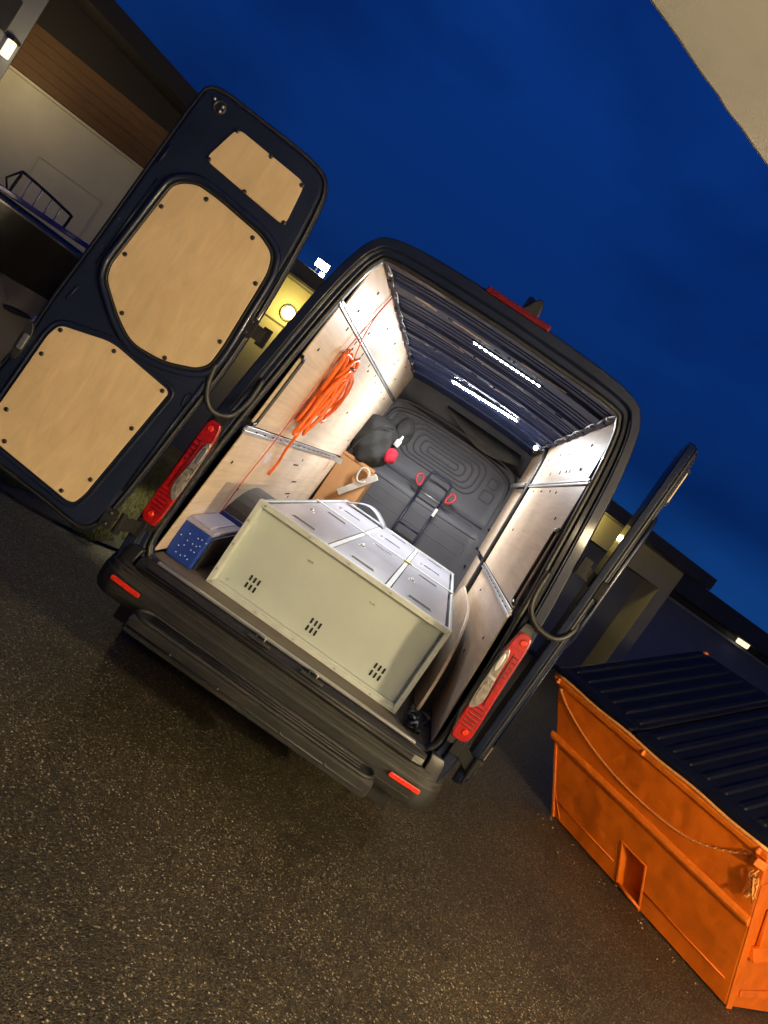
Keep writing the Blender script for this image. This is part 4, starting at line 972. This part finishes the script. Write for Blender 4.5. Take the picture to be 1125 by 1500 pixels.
b = MB(); b.tube([lf(.43, .025, .0), lf(.565, .02, .0)], .014, 8); obj('pocket_bar', b, M['skipe'], SK)
# mid beam
b = MB(); pr = [(.528, 0), (.535, .022), (.56, .032), (.583, .022), (.592, 0)]
b.loft([[lf(s, t, o) for t, o in pr] for s in (-.02, .3, .7, 1.0)], smooth=False); obj('mid_beam', b, M['skipe'], SK, .004)
# top rim
b = MB(); pr = [(.955, 0), (.96, .03), (1.0, .035), (1.012, .0)]
b.loft([[lf(s, t, o) for t, o in pr] for s in (-.005, .3, .7, 1.005)], smooth=False); obj('top_rim', b, M['skipe'], SK, .006)
b = MB(); b.tube([lf(s, 1.02+.006*math.sin(s*20), .025) for s in [i/20 for i in range(21)]], .014, 8); obj('hinge_rod', b, M['rust'], SK)
for s in (.02, .485, .97):
    b = MB(); b.box(lf(s, .985, .03), (.035, .035, .05)); obj('rim_lug', b, M['skipe'], SK, .012)
# weld seams and scratches
for pts in ([(.0, .13), (.4, .135)], [(.572, .14), (.97, .145)], [(.0, .22), (.05, .03)]):
    b = MB(); b.tube([lf(s, t, .003) for s, t in pts], .005, 6); obj('weld_seam', b, M['skipe'], SK)
b = MB(); b.hexa([lf(-.004, .0, -.002), lf(.010, .0, -.002), lf(.010, .56, -.002), lf(-.004, .56, -.002), lf(-.004, 0, .012), lf(.010, 0, .012), lf(.010, .56, .012), lf(-.004, .56, .012)]); obj('edge_flange', b, M['skipe'], SK, .003)
# chain
q = MB(); q.tube([(.011*math.cos(a)+(.008 if math.cos(a) > 0 else -.008), .007*math.sin(a), 0) for a in [2*math.pi*k/10 for k in range(10)]], .0036, 5, closed=True); LINKM = shared('chain_link', q); LINKM.materials.append(M['rust'])
b = MB(); b.cyl(lf(.03, .93, .01), lf(.03, .93, .03), .012, 8); ch = obj('chain', b, M['rust'], SK)
cps = crom([lf(.03, .93, .022), lf(.08, .84, .016), (lf(.2, .74, .014)), lf(.36, .68, .014), lf(.55, .67, .014), lf(.72, .71, .014), lf(.85, .81, .016), lf(.955, .94, .03)], 30)
acc = 0; last = cps[0]; i = 0
for p, nx in zip(cps, cps[1:]):
    acc += (nx-p).length
    if acc > .0255:
        acc = 0; t = (nx-p).normalized(); z = fn if i % 2 else t.cross(fn); z = z.normalized(); y = z.cross(t)
        mt = Matrix((t, y, z)).transposed().to_4x4(); mt.translation = p; link('chain_link', LINKM, None, ch, mt @ Matrix.Scale(.95, 4)); i += 1
# chain heap and hook at the right corner
b = MB(); rs = random.Random(4); b.tube([tuple(v) for v in crom([lf(.985+rs.uniform(-.02, .025), .80+rs.uniform(-.11, .11), .03+rs.uniform(0, .06)) for _ in range(22)], 3)], .006, 6); obj('chain_heap', b, M['rust'], SK)
b = MB(); b.box(lf(.985, .93, .04), (.09, .07, .06)); obj('chain_bracket', b, M['skipe'], SK, .01)
# end face plates
en = fd
def ep(s, t, o): return B2.lerp(C2, s).lerp(TR.lerp(UR, s), t)+en*o
for s0, t0, s1, t1, h in ((.06, .33, .55, .40, .06), (.10, .40, .50, .62, .035), (.0, -.0, .06, .8, .012), (.1, .08, .9, .12, .02)):
    b = MB(); b.hexa([ep(s0, t0, 0), ep(s1, t0, 0), ep(s1, t1, 0), ep(s0, t1, 0), ep(s0, t0, h), ep(s1, t0, h), ep(s1, t1, h*.5), ep(s0, t1, h*.5)]); obj('end_plate', b, M['skip'], SK, .006)
b = MB(); b.cyl(ep(.32, .52, .03), ep(.32, .52, .14), .045, 16); obj('lifting_pin', b, M['skipe'], SK, .004)
# lid in two leaves, each with ribs
ld_u = (TR-TL).normalized(); ld_v = (UL-TL).normalized(); ln = ld_u.cross(ld_v).normalized()
if ln.z < 0: ln = -ln
LLEN, LW = (UL-TL).length, (TR-TL).length
L0 = TL+ln*.02
for k, (a0, a1) in enumerate(((-.03, LW*.405), (LW*.42, LW+.05))):
    fr = (L0, ld_u, ld_v, ln)
    b = MB(); b.prism(rrect(a0, .01, a1, LLEN, .05, 4), fr, 0, .035); lid = obj('lid', b, M['skiplid'], SK, .012)
    b = MB(); b.prism(rrect(a0+.0, -.02, a1, .09, .03, 3), fr, -.02, .055); obj('lid_front_roll', b, M['skiplid'], lid, .02)
    n = 6 if k == 0 else 8
    for i in range(n):
        x = a0+(a1-a0)*(i+.5)/n
        b = MB(); w = .035
        b.loft([[L0+ld_u*(x-w)+ld_v*v+ln*.033, L0+ld_u*(x-w*.6)+ld_v*v+ln*h, L0+ld_u*(x+w*.6)+ld_v*v+ln*h, L0+ld_u*(x+w)+ld_v*v+ln*.033] for v, h in ((.13, .034), (.15, .052), (LLEN*.55, .052), (LLEN-.09, .052), (LLEN-.07, .034))], smooth=False); obj('lid_rib', b, M['skiplid'], lid, .006)
b = MB(); b.ball(UL+ln*.045+ld_u*.03, .032, 12, (1, 1, .8)); obj('orange_stop', b, M['skipe'], SK)

# ------------------------------------------------------------------ buildings
def wall_frame(A, e): 
    e = V((e[0], e[1], 0)).normalized(); nin = V((-e.y, e.x, 0)); return (V((A[0], A[1], 0)), e, V((0, 0, 1)), -nin)   # ew points at the camera
def slab(name, fr, s0, z0, s1, z1, w0, w1, m, parent, bev=0, label=None):
    b = MB(); b.prism([(s0, z0), (s1, z0), (s1, z1), (s0, z1)], fr, w0, w1); return obj(name, b, M[m], parent, bev, label=label)
def plight(name, loc, power, col, rad, parent):
    ld_ = bpy.data.lights.new(name, 'POINT'); ld_.energy = power; ld_.color = col; ld_.shadow_soft_size = rad
    o = bpy.data.objects.new(name, ld_); COL.objects.link(o); o.parent = parent
    o.matrix_parent_inverse = Matrix.Translation(-parent.location) if parent.type == 'EMPTY' else Matrix.Identity(4)
    o.location = loc; return o
# left garage building
FL = wall_frame((-7.956, 6.633), (.7906, .6123))
LB = thing('garage_building', 'cream garage building with timber cladding above a wide door, left of the van', 'building', (-7.0, 8.0, 0))
slab('wall', FL, -5, 0, 3.6, 3.3, -6, 0, 'wallw', LB)
slab('pillar', FL, -1.6, 0, -.10, 4.4, 0, .35, 'wallg', LB, .01)
for k in range(5):
    z0 = 3.31+.132*k; slab('cladding_board', FL, -.1, z0, 3.6, z0+.130, -1, .03-.001*(k % 2), 'wood', LB, .004)
slab('upper_wall', FL, -5, 3.3, 3.6, 3.31, -1, -.02, 'wood', LB)
slab('lintel_trim', FL, -.1, 3.26, 3.6, 3.30, 0, .04, 'wallw', LB, .005)
def fl(s, z, w): return FL[0]+FL[1]*s+FL[2]*z+FL[3]*w
b = MB(); b.hexa([fl(-3, 4.9, -5), fl(3.4, 4.12, -5), fl(3.4, 4.12, .75), fl(-3, 4.9, .75), fl(-3, 5.2, -5), fl(3.4, 4.36, -5), fl(3.4, 4.36, .75), fl(-3, 5.2, .75)]); obj('roof', b, M['roof'], LB, .01)
b = MB(); b.hexa([fl(-3, 3.97, -.9), fl(3.4, 3.97, -.9), fl(3.4, 3.97, .02), fl(-3, 3.97, .02), fl(-3, 4.95, -.9), fl(3.4, 4.15, -.9), fl(3.4, 4.15, .02), fl(-3, 4.95, .02)]); obj('gable', b, M['roof'], LB)
for s0, z0, s1, z1 in ((.75, 2.52, 1.75, 2.532), (.75, 1.2, .762, 2.52), (1.75, 1.2, 1.762, 2.532)): slab('door_outline', FL, s0, z0, s1, z1, 0, .010, 'wallw', LB)
b = MB(); b.box(fl(-.20, 3.40, .42), (.10, .10, .24)); wl = obj('wall_lamp', b, M['bulbs'], LB, .02)
b = MB(); b.box(fl(-.20, 3.54, .40), (.14, .14, .05)); obj('lamp_hood', b, M['blackp'], wl, .01)
plight('wall_lamp_light', fl(.1, 3.35, 1.0), 22, (1, .76, .40), .08, LB)
slab('meter_box', FL, -.62, 3.55, -.32, 4.0, .35, .42, 'blackp', LB, .01)
# long garage block behind the van
FB = wall_frame((-3.697, 8.210), (.8928, .4505))
BB = thing('garage_block', 'long low garage block with dark flat roof and grey door behind the van', 'building', (0, 12, 0))
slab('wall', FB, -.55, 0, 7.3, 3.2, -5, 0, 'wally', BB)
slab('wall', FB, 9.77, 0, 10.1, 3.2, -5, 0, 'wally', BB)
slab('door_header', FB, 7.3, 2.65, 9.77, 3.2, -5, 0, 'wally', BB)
slab('garage_door', FB, 7.3, 0, 9.77, 2.65, -.6, -.55, 'doorg', BB)
slab('door_rail', FB, 7.32, .02, 9.75, .10, -.55, -.53, 'roofb', BB)
slab('roof', FB, -.9, 3.215, 10.5, 3.46, -5.4, .45, 'roofb', BB, .015)
slab('soffit', FB, -.9, 3.20, 10.5, 3.213, -.2, .44, 'roofb', BB)
slab('wall_band', FB, -.5, 2.52, 7.2, 2.545, 0, .012, 'roofb', BB)
def fb(s, z, w): return FB[0]+FB[1]*s+FB[2]*z+FB[3]*w
def bulkhead_lamp(s, z, power, w=.40):
    b = MB(); b.cyl(fb(s, z, 0), fb(s, z, .04), .13, 18); h = obj('lamp_base', b, M['blackp'], BB)
    b = MB(); b.ball(fb(s, z, .06), .10, 14); obj('lamp_globe', b, M['bulb'], h)
    plight('lamp_light', fb(s, z, w), power, (1, .74, .16), .06, BB)
bulkhead_lamp(.303, 2.75, 48); bulkhead_lamp(7.1, 2.95, 55, .20)
b = MB(); b.tube([fb(.25, 3.46, .2), fb(.25, 3.60, .25)], .02, 8); fp_ = obj('floodlight_bracket', b, M['blackp'], BB)
dirF = (V((.4, -3, -1.2))).normalized(); mF = facing(dirF).to_3x3()
b = MB(); b.box(fb(.30, 3.64, .28), (.24, .14, .08), mF); obj('floodlight', b, M['blackp'], fp_, .01)
b = MB(); b.box(fb(.30, 3.64, .28)+dirF*.044, (.21, .11, .012), mF); obj('floodlight_lens', b, M['flood'], fp_)
sl = bpy.data.lights.new('floodlight_beam', 'SPOT'); sl.energy = 1500; sl.color = (1, .88, .45); sl.spot_size = R(17); sl.spot_blend = 1; sl.shadow_soft_size = .06
slo = bpy.data.objects.new('floodlight_beam', sl); COL.objects.link(slo); slo.parent = BB; slo.matrix_parent_inverse = Matrix.Translation(-BB.location)
sm = facing(V((1.35, -4.75, -3.62))*-1).to_3x3().to_4x4(); sm.translation = fb(.30, 3.64, .28)+dirF*.08; slo.matrix_basis = sm
b = MB(); b.box(fb(.36, 3.50, .30), (.07, .06, .07), mF); obj('floodlight', b, M['flood'], fp_, .01)
# far building
FF = wall_frame((6.70, 16.0), (.93, .36))
FBD = thing('far_building', 'distant low building with a long eave and one small lit lamp', 'building', (10, 18, 0))
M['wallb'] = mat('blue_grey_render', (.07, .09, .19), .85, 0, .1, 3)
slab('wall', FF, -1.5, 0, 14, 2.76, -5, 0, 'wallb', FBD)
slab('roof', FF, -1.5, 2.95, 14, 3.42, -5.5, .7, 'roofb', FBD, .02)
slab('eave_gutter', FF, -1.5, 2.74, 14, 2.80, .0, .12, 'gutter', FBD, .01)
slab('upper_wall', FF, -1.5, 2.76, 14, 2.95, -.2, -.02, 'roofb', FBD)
def ff(s, z, w): return FF[0]+FF[1]*s+FF[2]*z+FF[3]*w
b = MB(); b.box(ff(2.05, 2.90, .25), (.32, .16, .16)); obj('eave_lamp', b, M['bulbs'], FBD, .03)
# near building with canopy over the photographer
E0, E1 = V((-.059, -1.898, 0)), V((.422, -1.601, 0)); en_ = (E1-E0).normalized()
FN = (E0, en_, V((0, 0, 1)), V((en_.y, -en_.x, 0)))      # ew points back to the wall
NB = thing('near_building', 'beige rendered building whose canopy corner hangs over the foreground', 'building', (1.5, -5, 0))
b = MB(); b.prism([(-.9+.06*k, .012*math.sin(k*.21)+random.uniform(-.003, .003)) for k in range(60)]+[(9, 0), (9, 3.4), (-.9, 3.4)], (E0+V((0, 0, 3.0)), en_, FN[3], V((0, 0, 1))), 0, .28); obj('canopy', b, M['stucco'], NB, .02)
b = MB(); b.prism([(-7, 3.35), (9, 3.35), (9, 7), (-7, 7)], (E0, en_, FN[3], V((0, 0, 1))), 0, 3.0); obj('wall', b, M['stucco'], NB)
def fnp(s, w, z): return E0+en_*s+FN[3]*w+V((0, 0, z))
for s, pw, colr in ((.2, 150, (1, .78, .46)), (3.0, 840, (1, .77, .45))):
    b = MB(); b.box(fnp(s, 3.31, 2.35), (.22, .10, .16)); wl = obj('wall_lamp', b, M['blackp'], NB, .02)
    b = MB(); b.ball(fnp(s, 3.24, 2.32), .07, 12); obj('lamp_globe', b, M['bulb'], wl)
    plight('wall_lamp_light', fnp(s, 3.05, 2.25), pw, colr, .10, NB)

# ------------------------------------------------------------------ parked car on the left
FC = wall_frame((-3.811, 2.800), (.7906, .6123))
PC = thing('parked_car', 'dark grey compact van parked at the far left with a roof rack', 'car', (-5.2, 3.0, 0))
def fc(s, z, w): return FC[0]+FC[1]*s+FC[2]*z+FC[3]*w
b = MB(); rings = []
prf = [(-3.4, .35), (-3.4, .9), (-3.0, 1.05), (-2.3, 1.78), (-1.9, 1.85), (.75, 1.74), (1.0, 1.65), (1.12, 1.0), (1.15, .4)]
secs = [(-1.75, .94), (-1.70, 1), (-.05, 1), (0, .97)]
b = MB(); b.prism(chaikin(prf[:], 2), FC, -1.75, 0.0); car = obj('car_body', b, M['carg'], PC, .05, 3)
b = MB(); b.prism(chaikin([(-2.05, 1.22), (-2.3, 1.30), (-2.05, 1.68), (-1.8, 1.77), (.70, 1.68), (.90, 1.60), (1.0, 1.22)], 2), FC, .0, .006); obj('side_glass', b, M['glassd'], PC, .002)
slab('roof_gutter', FC, -1.9, 1.80, .85, 1.845, -.08, .010, 'blueroof', PC, .008).matrix_basis = Matrix.Identity(4)
for s in (-1.0, .2):
    pass
b = MB(); b.prism(chaikin([(-.12, .985), (-.05, 1.02), (.10, 1.03), (.14, 1.01), (.08, .985), (-.05, .965)], 2), FC, .006, .05); obj('door_handle', b, M['blackp'], PC, .008)
b = MB(); b.prism(rrect(.15, .98, .26, 1.06, .02), FC, 0, .02); obj('fuel_flap', b, M['white'], PC, .004)  # white plate painted in for a pale reflection on the car side
for s in (-2.55, .45):
    b = MB(); b.cyl(fc(s, .33, -.12), fc(s, .33, .03), .33, 28); w_ = obj('wheel', b, M['tyre'], PC, .03)
    b = MB(); b.cyl(fc(s, .33, .0), fc(s, .33, .042), .20, 20); obj('rim', b, M['steel'], w_, .01)
RK = None
b = MB(); b.tube([tuple(v) for v in crom([fc(-.50, 1.80, -.10), fc(-.49, 2.00, -.10), fc(-.46, 2.035, -.10), fc(-.05, 1.975, -.10), fc(-.01, 1.94, -.10), fc(-.02, 1.80, -.10)], 4)], .013, 8); RK = obj('roof_rack', b, M['blackp'], PC)
for s in (-.40, -.30, -.20, -.11):
    b = MB(); b.tube([fc(s, 1.80, -.10), fc(s, 2.03-.14*(s+.46), -.10)], .006, 6); obj('rack_bar', b, M['alu'], RK)
b = MB(); b.tube([fc(-.50, 1.80, -.10), fc(-.57, 1.92, -.10), fc(-.50, 2.03, -.10)], .011, 6); obj('rack_bar', b, M['blackp'], RK)

# litter on the ground by the skip
b = MB(); rl = random.Random(6)
for _ in range(30):
    s = rl.uniform(-.1, 1.05); p = B1.lerp(B2, s)-dd*(.05+abs(rl.gauss(0, .22))); r0 = rl.uniform(.004, .011)
    m = Matrix.Translation((p.x, p.y, r0*.5)) @ Matrix.Rotation(rl.uniform(0, 6), 4, 'Z') @ Matrix.Diagonal((r0, r0*rl.uniform(.5, 1), r0*.5, 1))
    bmesh.ops.create_icosphere(b.bm, subdivisions=1, radius=1, matrix=m)
o = obj('gravel_litter', b, M['litter']); o['kind'] = 'stuff'
